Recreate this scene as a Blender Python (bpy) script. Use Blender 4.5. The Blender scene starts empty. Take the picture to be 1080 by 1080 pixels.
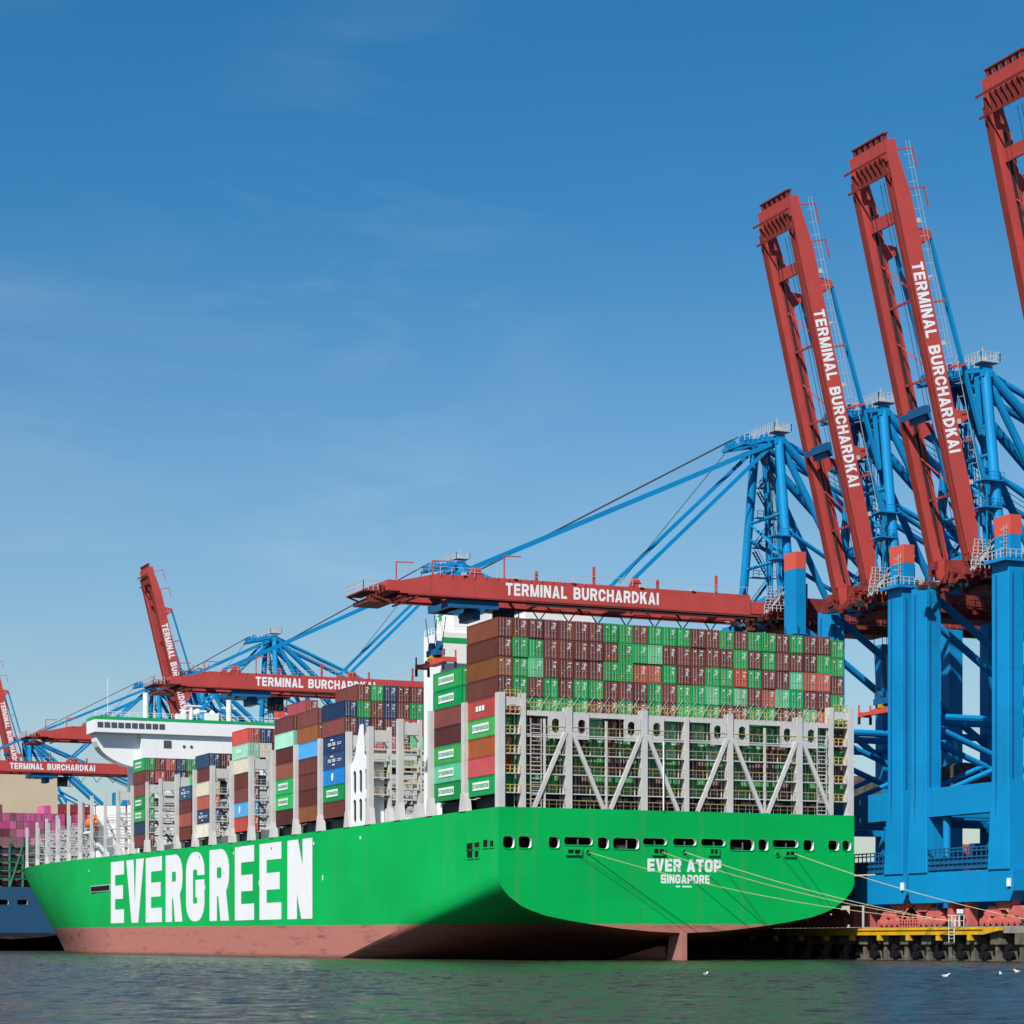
import bpy, math, random
from mathutils import Vector, Matrix
from mathutils.geometry import tessellate_polygon
random.seed(7)
S = bpy.context.scene
COL = S.collection
R = math.radians

# ------------------------------------------------------------------ camera
# world frame: x = across the ship (starboard +), y = ship's forward direction along the quay, z up, water at 0
cam = bpy.data.cameras.new("camera")
co = bpy.data.objects.new("camera", cam); COL.objects.link(co)
co.location = (-136.11, -316.57, 2.64)
co.rotation_euler = (R(90), 0, -math.atan(1070 / 2450))
cam.sensor_width = 36; cam.sensor_fit = 'HORIZONTAL'
cam.lens = 36 * 2450 / 1080
cam.shift_y = 455.06 / 1080
cam.clip_start = 1; cam.clip_end = 30000
S.camera = co

# ------------------------------------------------------------------ world and sun
SUN_AZ = R(231); SUN_EL = R(46)          # clockwise from +y
w = bpy.data.worlds.new("World"); S.world = w; w.use_nodes = True
N = w.node_tree.nodes; L = w.node_tree.links
bg = N['Background']
sky = N.new('ShaderNodeTexSky'); sky.sky_type = 'NISHITA'; sky.sun_disc = False
sky.sun_elevation = SUN_EL; sky.sun_rotation = SUN_AZ
sky.air_density = 1.0; sky.dust_density = 0.6; sky.ozone_density = 3.0
tc = N.new('ShaderNodeTexCoord')
mp = N.new('ShaderNodeMapping'); mp.inputs['Rotation'].default_value = (R(18), R(-32), R(24)); mp.inputs['Scale'].default_value = (1.6, 8, 12); mp.inputs['Location'].default_value = (.35, .2, .62)
L.new(tc.outputs['Generated'], mp.inputs['Vector'])
nz = N.new('ShaderNodeTexNoise'); nz.inputs['Scale'].default_value = 1.6; nz.inputs['Detail'].default_value = 9; nz.inputs['Roughness'].default_value = .62; nz.inputs['Distortion'].default_value = .5
L.new(mp.outputs[0], nz.inputs['Vector'])
nz2 = N.new('ShaderNodeTexNoise'); nz2.inputs['Scale'].default_value = 3.2; nz2.inputs['Detail'].default_value = 2
L.new(tc.outputs['Generated'], nz2.inputs['Vector'])
r1 = N.new('ShaderNodeMapRange'); r1.inputs[1].default_value = .47; r1.inputs[2].default_value = .86; r1.inputs[4].default_value = .34
L.new(nz.outputs[0], r1.inputs[0])
r2 = N.new('ShaderNodeMapRange'); r2.inputs[1].default_value = .36; r2.inputs[2].default_value = .62
L.new(nz2.outputs[0], r2.inputs[0])
dt = N.new('ShaderNodeVectorMath'); dt.operation = 'DOT_PRODUCT'; dt.inputs[1].default_value = (.916, -.400, 0); L.new(tc.outputs['Generated'], dt.inputs[0])
dm_ = N.new('ShaderNodeMapRange'); dm_.inputs[1].default_value = -.10; dm_.inputs[2].default_value = .05; dm_.inputs[3].default_value = 1; dm_.inputs[4].default_value = .2
L.new(dt.outputs['Value'], dm_.inputs[0])
mu0 = N.new('ShaderNodeMath'); mu0.operation = 'MULTIPLY'; L.new(r1.outputs[0], mu0.inputs[0]); L.new(dm_.outputs[0], mu0.inputs[1])
mu = N.new('ShaderNodeMath'); mu.operation = 'MULTIPLY'
L.new(mu0.outputs[0], mu.inputs[0]); L.new(r2.outputs[0], mu.inputs[1])
hs = N.new('ShaderNodeHueSaturation'); hs.inputs['Hue'].default_value = .4935
sxyz = N.new('ShaderNodeSeparateXYZ'); L.new(tc.outputs['Generated'], sxyz.inputs[0])
hz = N.new('ShaderNodeMapRange'); hz.interpolation_type = 'SMOOTHSTEP'; hz.inputs[1].default_value = 0.; hz.inputs[2].default_value = .22; hz.inputs[3].default_value = .84; hz.inputs[4].default_value = 1.0
L.new(sxyz.outputs['Z'], hz.inputs[0]); L.new(hz.outputs[0], hs.inputs['Value'])
hq = N.new('ShaderNodeMapRange'); hq.inputs[1].default_value = .02; hq.inputs[2].default_value = .30; hq.inputs[3].default_value = 1.0; hq.inputs[4].default_value = 1.40
L.new(sxyz.outputs['Z'], hq.inputs[0]); L.new(hq.outputs[0], hs.inputs['Saturation'])
L.new(sky.outputs[0], hs.inputs['Color'])
mx = N.new('ShaderNodeMix'); mx.data_type = 'RGBA'
mx.inputs[7].default_value = (5.9, 6.9, 7.4, 1)
L.new(mu.outputs[0], mx.inputs[0]); L.new(hs.outputs[0], mx.inputs[6])
L.new(mx.outputs[2], bg.inputs['Color'])
bg.inputs['Strength'].default_value = 0.085
sl = bpy.data.lights.new("sun", 'SUN'); sl.energy = 5.0; sl.angle = R(.53); sl.color = (1, .955, .89)
so = bpy.data.objects.new("sun", sl); COL.objects.link(so); so.location = (-400, -400, 500)
sd = Vector((math.sin(SUN_AZ) * math.cos(SUN_EL), math.cos(SUN_AZ) * math.cos(SUN_EL), math.sin(SUN_EL)))
so.rotation_euler = sd.to_track_quat('Z', 'Y').to_euler()
S.view_settings.view_transform = 'Standard'; S.view_settings.look = 'None'
S.view_settings.gamma = 1; S.view_settings.exposure = 0.37
S.cycles.caustics_reflective = False; S.cycles.caustics_refractive = False; S.cycles.max_bounces = 6; S.cycles.diffuse_bounces = 3; S.cycles.glossy_bounces = 3

# ------------------------------------------------------------------ materials
def mat(name, col, rough=.5, var=.10, scale=.15, streak=.0, rand=0., metal=0., streak_col=(.20, .11, .06), spec=.15):
    m = bpy.data.materials.new(name); m.use_nodes = True
    n = m.node_tree.nodes; l = m.node_tree.links; b = n['Principled BSDF']
    b.inputs['Roughness'].default_value = rough; b.inputs['Metallic'].default_value = metal
    b.inputs['Specular IOR Level'].default_value = spec
    g = n.new('ShaderNodeNewGeometry')
    t = n.new('ShaderNodeTexNoise'); t.inputs['Scale'].default_value = scale; t.inputs['Detail'].default_value = 6; t.inputs['Roughness'].default_value = .65
    l.new(g.outputs['Position'], t.inputs['Vector'])
    mr = n.new('ShaderNodeMapRange'); mr.inputs[1].default_value = .25; mr.inputs[2].default_value = .75
    mr.inputs[3].default_value = 1 - var; mr.inputs[4].default_value = 1 + var
    l.new(t.outputs[0], mr.inputs[0])
    val = mr.outputs[0]
    h = n.new('ShaderNodeHueSaturation'); h.inputs['Color'].default_value = (*col, 1)
    if rand:
        oi = n.new('ShaderNodeObjectInfo')
        rr = n.new('ShaderNodeMapRange'); rr.inputs[3].default_value = 1 - rand; rr.inputs[4].default_value = 1 + rand
        l.new(oi.outputs['Random'], rr.inputs[0])
        q = n.new('ShaderNodeMath'); q.operation = 'MULTIPLY'
        l.new(val, q.inputs[0]); l.new(rr.outputs[0], q.inputs[1]); val = q.outputs[0]
        wn = n.new('ShaderNodeTexWhiteNoise'); wn.noise_dimensions = '1D'
        l.new(oi.outputs['Random'], wn.inputs['W'])
        hh = n.new('ShaderNodeMapRange'); hh.inputs[3].default_value = .5 - rand * .05; hh.inputs[4].default_value = .5 + rand * .05
        l.new(wn.outputs['Value'], hh.inputs[0]); l.new(hh.outputs[0], h.inputs['Hue'])
        ss = n.new('ShaderNodeMapRange'); ss.inputs[3].default_value = 1 - rand * .45; ss.inputs[4].default_value = 1.05
        l.new(wn.outputs['Value'], ss.inputs[0]); l.new(ss.outputs[0], h.inputs['Saturation'])
    l.new(val, h.inputs['Value'])
    out = h.outputs[0]
    if streak:
        mp = n.new('ShaderNodeMapping'); mp.inputs['Scale'].default_value = (1.1, 1.1, .05)
        l.new(g.outputs['Position'], mp.inputs['Vector'])
        t2 = n.new('ShaderNodeTexNoise'); t2.inputs['Scale'].default_value = .9; t2.inputs['Detail'].default_value = 4
        l.new(mp.outputs[0], t2.inputs['Vector'])
        m2 = n.new('ShaderNodeMapRange'); m2.inputs[1].default_value = .58; m2.inputs[2].default_value = .8; m2.inputs[4].default_value = streak
        l.new(t2.outputs[0], m2.inputs[0])
        x = n.new('ShaderNodeMix'); x.data_type = 'RGBA'; x.inputs[7].default_value = (*streak_col, 1)
        l.new(m2.outputs[0], x.inputs[0]); l.new(out, x.inputs[6]); out = x.outputs[2]
    l.new(out, b.inputs['Base Color'])
    return m

M = {}
M['blue'] = mat('blue_steel_paint', (.004, .215, .475), .5, .14, .10, .38, streak_col=(.02, .10, .22))
M['blue_deep'] = mat('blue_machinery_paint', (.012, .10, .24), .5, .15, .4)
M['red'] = mat('red_steel_paint', (.43, .063, .057), .5, .14, .15, .45, streak_col=(.22, .05, .04))
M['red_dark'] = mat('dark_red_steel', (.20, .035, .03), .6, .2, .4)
M['cap'] = mat('coral_red_paint', (.55, .085, .06), .5, .06, .2)
M['bogie'] = mat('bogie_red_paint', (.46, .11, .10), .55, .25, .6, .3)
M['white'] = mat('white_ship_paint', (.74, .75, .75), .45, .05, .1, .12, streak_col=(.5, .46, .40))
M['letter'] = mat('white_lettering_paint', (.74, .75, .76), .5, .04, .2)
M['steel'] = mat('pale_grey_lashing_paint', (.50, .495, .48), .55, .12, .3, .35, streak_col=(.36, .27, .20))
M['rail'] = mat('yellow_rail_paint', (.55, .40, .12), .6, .15, .5)
M['rail_shade'] = mat('shaded_rail_paint', (.30, .24, .15), .7, .25, .8)  # darker rail colour, paints shade and depth onto the lower stern rails
M['galv'] = mat('galvanised_steel', (.42, .44, .45), .5, .15, .6)
M['dark'] = mat('dark_machinery', (.03, .032, .036), .6, .3, .6)
M['black'] = mat('recess_shade_and_tyre_black', (.008, .008, .009), .8)  # paints the shade inside recesses; plain black on the tyres
M['deck'] = mat('deck_green_grey', (.10, .13, .12), .8, .25, .3)
M['concrete'] = mat('quay_concrete', (.24, .225, .20), .9, .35, .5, .4, streak_col=(.06, .055, .05))
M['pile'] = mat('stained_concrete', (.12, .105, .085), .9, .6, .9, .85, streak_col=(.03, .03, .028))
M['asphalt'] = mat('terminal_asphalt', (.12, .118, .112), .9, .2, .1)
M['yellow'] = mat('yellow_fender_paint', (.56, .32, .012), .6, .25, .5, .7, streak_col=(.16, .09, .035))
M['rope'] = mat('pale_mooring_rope', (.50, .41, .23), .9, .15, 1)
M['rope_white'] = mat('white_mooring_rope', (.50, .45, .37), .9, .15, 1)
M['rust'] = mat('red_rudder_paint', (.36, .16, .13), .7, .2, .4, .4, streak_col=(.15, .07, .06))
M['orange'] = mat('orange_lifeboat', (.75, .16, .03), .4)
M['beige'] = mat('beige_house_paint', (.52, .43, .30), .6, .06, .1, .15, streak_col=(.33, .24, .16))
M['glass'] = mat('dark_window_glass', (.07, .085, .10), .1)
M['green_trim'] = mat('green_trim_paint', (.012, .33, .10), .5)
M['gull'] = mat('white_feathers', (.78, .78, .77), .8)
CC = {'B': ('brown', (.135, .036, .030)), 'D': ('dark maroon', (.095, .026, .026)), 'O': ('orange brown', (.20, .062, .032)),
      'R': ('red', (.40, .045, .04)), 'S': ('salmon red', (.38, .085, .05)), 'G': ('green', (.006, .27, .06)), 'M': ('pale green', (.10, .40, .20)),
      'N': ('navy blue', (.018, .045, .105)), 'U': ('bright blue', (.012, .20, .50)), 'C': ('cream', (.52, .48, .38)),
      'T': ('mint green', (.24, .48, .36)), 'P': ('magenta pink', (.42, .075, .20)), 'K': ('dusky purple brown', (.20, .07, .085))}
CM = {k: mat('container_' + v[0].replace(' ', '_'), v[1], .55, .16, .35, .35, rand=.30) for k, v in CC.items()}

def hull_material(name, top, bottom, z0, slope, scuff=1.0):
    m = bpy.data.materials.new(name); m.use_nodes = True
    n = m.node_tree.nodes; l = m.node_tree.links; b = n['Principled BSDF']
    b.inputs['Roughness'].default_value = .6; b.inputs['Specular IOR Level'].default_value = .10
    g = n.new('ShaderNodeNewGeometry'); sp = n.new('ShaderNodeSeparateXYZ'); l.new(g.outputs['Position'], sp.inputs[0])
    a = n.new('ShaderNodeMath'); a.operation = 'MULTIPLY_ADD'; a.inputs[1].default_value = -slope; l.new(sp.outputs['Y'], a.inputs[0]); l.new(sp.outputs['Z'], a.inputs[2])
    n1 = n.new('ShaderNodeTexNoise'); n1.inputs['Scale'].default_value = .5; n1.inputs['Detail'].default_value = 5; l.new(g.outputs['Position'], n1.inputs['Vector'])
    edge = n.new('ShaderNodeMath'); edge.operation = 'MULTIPLY_ADD'; edge.inputs[1].default_value = .35; l.new(n1.outputs[0], edge.inputs[0]); l.new(a.outputs[0], edge.inputs[2])
    st = n.new('ShaderNodeMapRange'); st.inputs[1].default_value = z0 + .12; st.inputs[2].default_value = z0 + .26; l.new(edge.outputs[0], st.inputs[0])
    # shell plating: faint value steps between plates, faded strips
    mp = n.new('ShaderNodeMapping'); mp.inputs['Rotation'].default_value = (R(90), 0, R(90)); l.new(g.outputs['Position'], mp.inputs['Vector'])
    cmb = n.new('ShaderNodeCombineXYZ'); ad = n.new('ShaderNodeMath'); ad.operation = 'ADD'; l.new(sp.outputs['X'], ad.inputs[0]); l.new(sp.outputs['Y'], ad.inputs[1])
    l.new(ad.outputs[0], cmb.inputs[0]); l.new(sp.outputs['Z'], cmb.inputs[1])
    br = n.new('ShaderNodeTexBrick'); br.inputs['Scale'].default_value = 1; br.inputs['Brick Width'].default_value = 11; br.inputs['Row Height'].default_value = 3.1
    br.inputs['Mortar Size'].default_value = .045; br.inputs['Color1'].default_value = (.975, .975, .975, 1); br.inputs['Color2'].default_value = (1.02, 1.02, 1.02, 1); br.inputs['Mortar'].default_value = (.92, .92, .92, 1)
    l.new(cmb.outputs[0], br.inputs['Vector'])
    n2 = n.new('ShaderNodeTexNoise'); n2.inputs['Scale'].default_value = .06; n2.inputs['Detail'].default_value = 7; l.new(g.outputs['Position'], n2.inputs['Vector'])
    v2 = n.new('ShaderNodeMapRange'); v2.inputs[1].default_value = .3; v2.inputs[2].default_value = .7; v2.inputs[3].default_value = .90; v2.inputs[4].default_value = 1.10; l.new(n2.outputs[0], v2.inputs[0])
    b2 = n.new('ShaderNodeTexBrick'); b2.inputs['Scale'].default_value = 1; b2.inputs['Brick Width'].default_value = 23; b2.inputs['Row Height'].default_value = 34; b2.offset = 0
    b2.inputs['Mortar Size'].default_value = .02; b2.inputs['Color1'].default_value = (.95, .95, .95, 1); b2.inputs['Color2'].default_value = (1.05, 1.05, 1.05, 1); b2.inputs['Mortar'].default_value = (.9, .9, .9, 1)
    l.new(cmb.outputs[0], b2.inputs['Vector'])
    v0_ = n.new('ShaderNodeMath'); v0_.operation = 'MULTIPLY'; l.new(br.outputs['Color'], v0_.inputs[0]); l.new(b2.outputs['Color'], v0_.inputs[1])
    vm = n.new('ShaderNodeMath'); vm.operation = 'MULTIPLY'; l.new(v0_.outputs[0], vm.inputs[0]); l.new(v2.outputs[0], vm.inputs[1])
    hg = n.new('ShaderNodeHueSaturation'); hg.inputs['Color'].default_value = (*top, 1); l.new(vm.outputs[0], hg.inputs['Value'])
    # bottom paint with scuffs and streaks
    m2 = n.new('ShaderNodeMapping'); m2.inputs['Scale'].default_value = (.20, .10, .9); l.new(g.outputs['Position'], m2.inputs['Vector'])
    n3 = n.new('ShaderNodeTexNoise'); n3.inputs['Scale'].default_value = .8; n3.inputs['Detail'].default_value = 8; n3.inputs['Roughness'].default_value = .7; l.new(m2.outputs[0], n3.inputs['Vector'])
    s3 = n.new('ShaderNodeMapRange'); s3.inputs[1].default_value = .54; s3.inputs[2].default_value = .68; s3.inputs[4].default_value = .85 * scuff; l.new(n3.outputs[0], s3.inputs[0])
    xb = n.new('ShaderNodeMix'); xb.data_type = 'RGBA'; xb.inputs[6].default_value = (*bottom, 1); xb.inputs[7].default_value = (.10, .065, .06, 1); l.new(s3.outputs[0], xb.inputs[0])
    sc_n = n.new('ShaderNodeMath'); sc_n.operation = 'MULTIPLY_ADD'; sc_n.inputs[1].default_value = 1.3; l.new(n3.outputs[0], sc_n.inputs[0]); l.new(sp.outputs['Z'], sc_n.inputs[2])
    sc_m = n.new('ShaderNodeMapRange'); sc_m.inputs[1].default_value = 1.45; sc_m.inputs[2].default_value = .75; sc_m.inputs[3].default_value = 0; sc_m.inputs[4].default_value = .8; l.new(sc_n.outputs[0], sc_m.inputs[0])
    xs_ = n.new('ShaderNodeMix'); xs_.data_type = 'RGBA'; xs_.inputs[7].default_value = (.06, .055, .04, 1); l.new(sc_m.outputs[0], xs_.inputs[0]); l.new(xb.outputs[2], xs_.inputs[6]); xb = xs_
    # rust and dirt streaks running down the top paint
    m4 = n.new('ShaderNodeMapping'); m4.inputs['Scale'].default_value = (.55, .55, .03); l.new(g.outputs['Position'], m4.inputs['Vector'])
    n4 = n.new('ShaderNodeTexNoise'); n4.inputs['Scale'].default_value = 1; n4.inputs['Detail'].default_value = 5; l.new(m4.outputs[0], n4.inputs['Vector'])
    s4 = n.new('ShaderNodeMapRange'); s4.inputs[1].default_value = .57; s4.inputs[2].default_value = .8; s4.inputs[4].default_value = .55 * scuff; l.new(n4.outputs[0], s4.inputs[0])
    xt = n.new('ShaderNodeMix'); xt.data_type = 'RGBA'; xt.inputs[7].default_value = (top[0] * .4 + .05, top[1] * .72, top[2] * .72 + .02, 1)
    l.new(s4.outputs[0], xt.inputs[0]); l.new(hg.outputs[0], xt.inputs[6])
    # fender scrapes low on the side
    m5 = n.new('ShaderNodeMapping'); m5.inputs['Scale'].default_value = (.10, .10, 1.1); l.new(g.outputs['Position'], m5.inputs['Vector'])
    n5 = n.new('ShaderNodeTexNoise'); n5.inputs['Scale'].default_value = 1; n5.inputs['Detail'].default_value = 9; n5.inputs['Roughness'].default_value = .75; l.new(m5.outputs[0], n5.inputs['Vector'])
    s5 = n.new('ShaderNodeMapRange'); s5.inputs[1].default_value = .54; s5.inputs[2].default_value = .70; s5.inputs[4].default_value = .6 * scuff; l.new(n5.outputs[0], s5.inputs[0])
    b5 = n.new('ShaderNodeMapRange'); b5.inputs[1].default_value = 14; b5.inputs[2].default_value = 6.5; b5.inputs[3].default_value = .12; b5.inputs[4].default_value = 1; l.new(sp.outputs['Z'], b5.inputs[0])
    k5 = n.new('ShaderNodeMath'); k5.operation = 'MULTIPLY'; l.new(s5.outputs[0], k5.inputs[0]); l.new(b5.outputs[0], k5.inputs[1])
    xf = n.new('ShaderNodeMix'); xf.data_type = 'RGBA'; xf.inputs[7].default_value = (top[0] + .03, top[1] * .5, top[2] * .6, 1); l.new(k5.outputs[0], xf.inputs[0]); l.new(xt.outputs[2], xf.inputs[6]); xt = xf
    x = n.new('ShaderNodeMix'); x.data_type = 'RGBA'; l.new(st.outputs[0], x.inputs[0]); l.new(xb.outputs[2], x.inputs[6]); l.new(xt.outputs[2], x.inputs[7])
    l.new(x.outputs[2], b.inputs['Base Color'])
    return m
M['hull'] = hull_material('green_hull_paint', (.001, .385, .080), (.40, .155, .125), 5.55, .0042)
M['hull_blue'] = hull_material('blue_hull_paint', (.02, .075, .15), (.02, .02, .025), 6.5, 0, .6)

def water_material():
    m = bpy.data.materials.new('harbour_water'); m.use_nodes = True
    n = m.node_tree.nodes; l = m.node_tree.links; b = n['Principled BSDF']
    b.inputs['Base Color'].default_value = (.024, .027, .017, 1); b.inputs['Roughness'].default_value = .10
    b.inputs['IOR'].default_value = 1.333; b.inputs['Specular IOR Level'].default_value = .34
    g = n.new('ShaderNodeNewGeometry')
    prev = None
    for sc, st, dist, rot in ((2.6, 1., .17, -12), (7, 1., .07, 35)):
        mp = n.new('ShaderNodeMapping'); mp.inputs['Rotation'].default_value = (0, 0, R(rot)); mp.inputs['Scale'].default_value = (1, 1.7, 1)
        l.new(g.outputs['Position'], mp.inputs['Vector'])
        t = n.new('ShaderNodeTexNoise'); t.inputs['Scale'].default_value = sc; t.inputs['Detail'].default_value = 5; t.inputs['Roughness'].default_value = .6
        l.new(mp.outputs[0], t.inputs['Vector'])
        bp = n.new('ShaderNodeBump'); bp.inputs['Strength'].default_value = st; bp.inputs['Distance'].default_value = dist
        l.new(t.outputs[0], bp.inputs['Height'])
        if prev: l.new(prev.outputs[0], bp.inputs['Normal'])
        prev = bp
    l.new(prev.outputs[0], b.inputs['Normal'])
    return m
M['water'] = water_material()

# ------------------------------------------------------------------ mesh helpers
def link(o, parent=None, loc=None):
    COL.objects.link(o)
    if parent: o.parent = parent
    if loc is not None: o.location = loc
    return o
def wloc(o):
    v = Vector((0, 0, 0))
    while o: v = v + Vector(o.location); o = o.parent
    return v
class MB:
    def __init__(s): s.v = []; s.f = []
    def add(s, vs, fs):
        k = len(s.v); s.v += [tuple(p) for p in vs]; s.f += [tuple(i + k for i in f) for f in fs]; return s
    def box(s, x0, x1, y0, y1, z0, z1):
        return s.add([(x0, y0, z0), (x1, y0, z0), (x1, y1, z0), (x0, y1, z0), (x0, y0, z1), (x1, y0, z1), (x1, y1, z1), (x0, y1, z1)],
                     [(0, 3, 2, 1), (4, 5, 6, 7), (0, 1, 5, 4), (1, 2, 6, 5), (2, 3, 7, 6), (3, 0, 4, 7)])
    def ring(s, p, q, ra, rb, n, sq=None, up=None):
        p = Vector(p); q = Vector(q); d = (q - p).normalized()
        up = Vector(up) if up else (Vector((0, 0, 1)) if abs(d.z) < .95 else Vector((0, 1, 0)))
        a = d.cross(up).normalized(); b = a.cross(d)
        vs = []
        for c, r in ((p, ra), (q, rb)):
            if sq:
                w_, h_ = sq[0] / 2, sq[1] / 2
                vs += [c + a * x * w_ + b * y * h_ for x, y in ((-1, -1), (1, -1), (1, 1), (-1, 1))]
            else:
                vs += [c + a * (math.cos(2 * math.pi * i / n) * r) + b * (math.sin(2 * math.pi * i / n) * r) for i in range(n)]
        m = 4 if sq else n
        fs = [(i, (i + 1) % m, m + (i + 1) % m, m + i) for i in range(m)] + [tuple(range(m))[::-1], tuple(range(m, 2 * m))]
        return s.add(vs, fs)
    def tube(s, p, q, r, n=8, r2=None): return s.ring(p, q, r, r if r2 is None else r2, n)
    def bar(s, p, q, w_, h_=None, up=None): return s.ring(p, q, 1, 1, 4, (w_, h_ or w_), up)
    def prism(s, poly, axis, a, b):
        """poly in the two remaining axes, extruded along axis from a to b"""
        def P(c, t):
            return {'x': (t, c[0], c[1]), 'y': (c[0], t, c[1]), 'z': (c[0], c[1], t)}[axis]
        n = len(poly)
        vs = [P(c, a) for c in poly] + [P(c, b) for c in poly]
        return s.add(vs, [tuple(range(n))[::-1], tuple(range(n, 2 * n))] + [(i, (i + 1) % n, n + (i + 1) % n, n + i) for i in range(n)])
    def rail(s, pts, h=1.1, step=2.0, r=.04, mid=True):
        for p, q in zip(pts, pts[1:]):
            p = Vector(p); q = Vector(q); d = (q - p).length; k = max(1, round(d / step))
            for i in range(k + 1):
                c = p.lerp(q, i / k); s.bar(c, c + Vector((0, 0, h)), r * 2)
            s.bar(p + Vector((0, 0, h)), q + Vector((0, 0, h)), r * 2)
            if mid: s.bar(p + Vector((0, 0, h * .5)), q + Vector((0, 0, h * .5)), r * 1.6)
        return s
    def stairs(s, p, q, w_=.8):
        p = Vector(p); q = Vector(q); d = q - p; side = Vector((0, 0, 1)).cross(d).normalized() * w_ / 2
        for k in (-1, 1):
            s.bar(p + side * k, q + side * k, .1, .28)
            s.bar(p + side * k + Vector((0, 0, 1)), q + side * k + Vector((0, 0, 1)), .07)
        n = max(3, int(d.length / .6))
        for i in range(n):
            c = p.lerp(q, (i + .5) / n); s.bar(c - side, c + side, .25, .05)
        return s
    def build(s, name, m, parent=None, loc=(0, 0, 0)):
        me = bpy.data.meshes.new(name)
        off = wloc(parent) if parent else Vector(loc)
        me.from_pydata([(a - off.x, b - off.y, c - off.z) for a, b, c in s.v], [], s.f)
        me.validate(); me.update(); me.materials.append(m)
        return link(bpy.data.objects.new(name, me), parent, None if parent else loc)
def smooth(o, ang=40):
    for p in o.data.polygons: p.use_smooth = True
    try:
        o.data.set_sharp_from_angle(angle=R(ang))
    except Exception: pass
    return o
def tag(o, label=None, cat=None, group=None, kind=None):
    for k, v in (('label', label), ('category', cat), ('group', group), ('kind', kind)):
        if v: o[k] = v
    return o
def empty(name, loc, label, cat, group=None):
    o = bpy.data.objects.new(name, None); o.empty_display_size = 1
    link(o, None, loc); return tag(o, label, cat, group)

# ------------------------------------------------------------------ lettering: stroke letters, each stroke a thick polyline
def arcpts(pts, r, closed=False, t=0):
    """round the right-angled corners of a polyline with true arcs"""
    out = []; n = len(pts)
    for i, p in enumerate(pts):
        if not closed and i in (0, n - 1): out.append(Vector(p)); continue
        a = Vector(pts[i - 1]); b = Vector(p); c = Vector(pts[(i + 1) % n])
        fa = .96 if (not closed and i == 1) else .49; fc = .96 if (not closed and i == n - 2) else .49
        rr = min(r, (a - b).length * fa, (c - b).length * fc)
        if rr < t * .5: out.append(b); continue
        da = (a - b).normalized(); dc = (c - b).normalized(); cen = b + (da + dc) * rr
        for k in range(8):
            g_ = math.pi / 2 * k / 7; out.append(cen - dc * (rr * math.cos(g_)) - da * (rr * math.sin(g_)))
    return out
def thick(pts, t, closed=False):
    n = len(pts); Lp = []; Rp = []
    for i, p in enumerate(pts):
        a = pts[i - 1] if (closed or i) else None; c = pts[(i + 1) % n] if (closed or i < n - 1) else None
        d1 = (p - a).normalized() if a is not None else (c - p).normalized()
        d2 = (c - p).normalized() if c is not None else d1
        n1 = Vector((-d1.y, d1.x)); n2 = Vector((-d2.y, d2.x)); m = (n1 + n2)
        m = m.normalized() if m.length > 1e-6 else n1
        k = t / 2 / max(.35, m.dot(n1))
        Lp.append(p + m * k); Rp.append(p - m * k)
    fs = []; vs = Lp + Rp
    for i in range(n if closed else n - 1):
        j = (i + 1) % n; fs.append((i, n + i, n + j, j))
    return vs, fs
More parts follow.
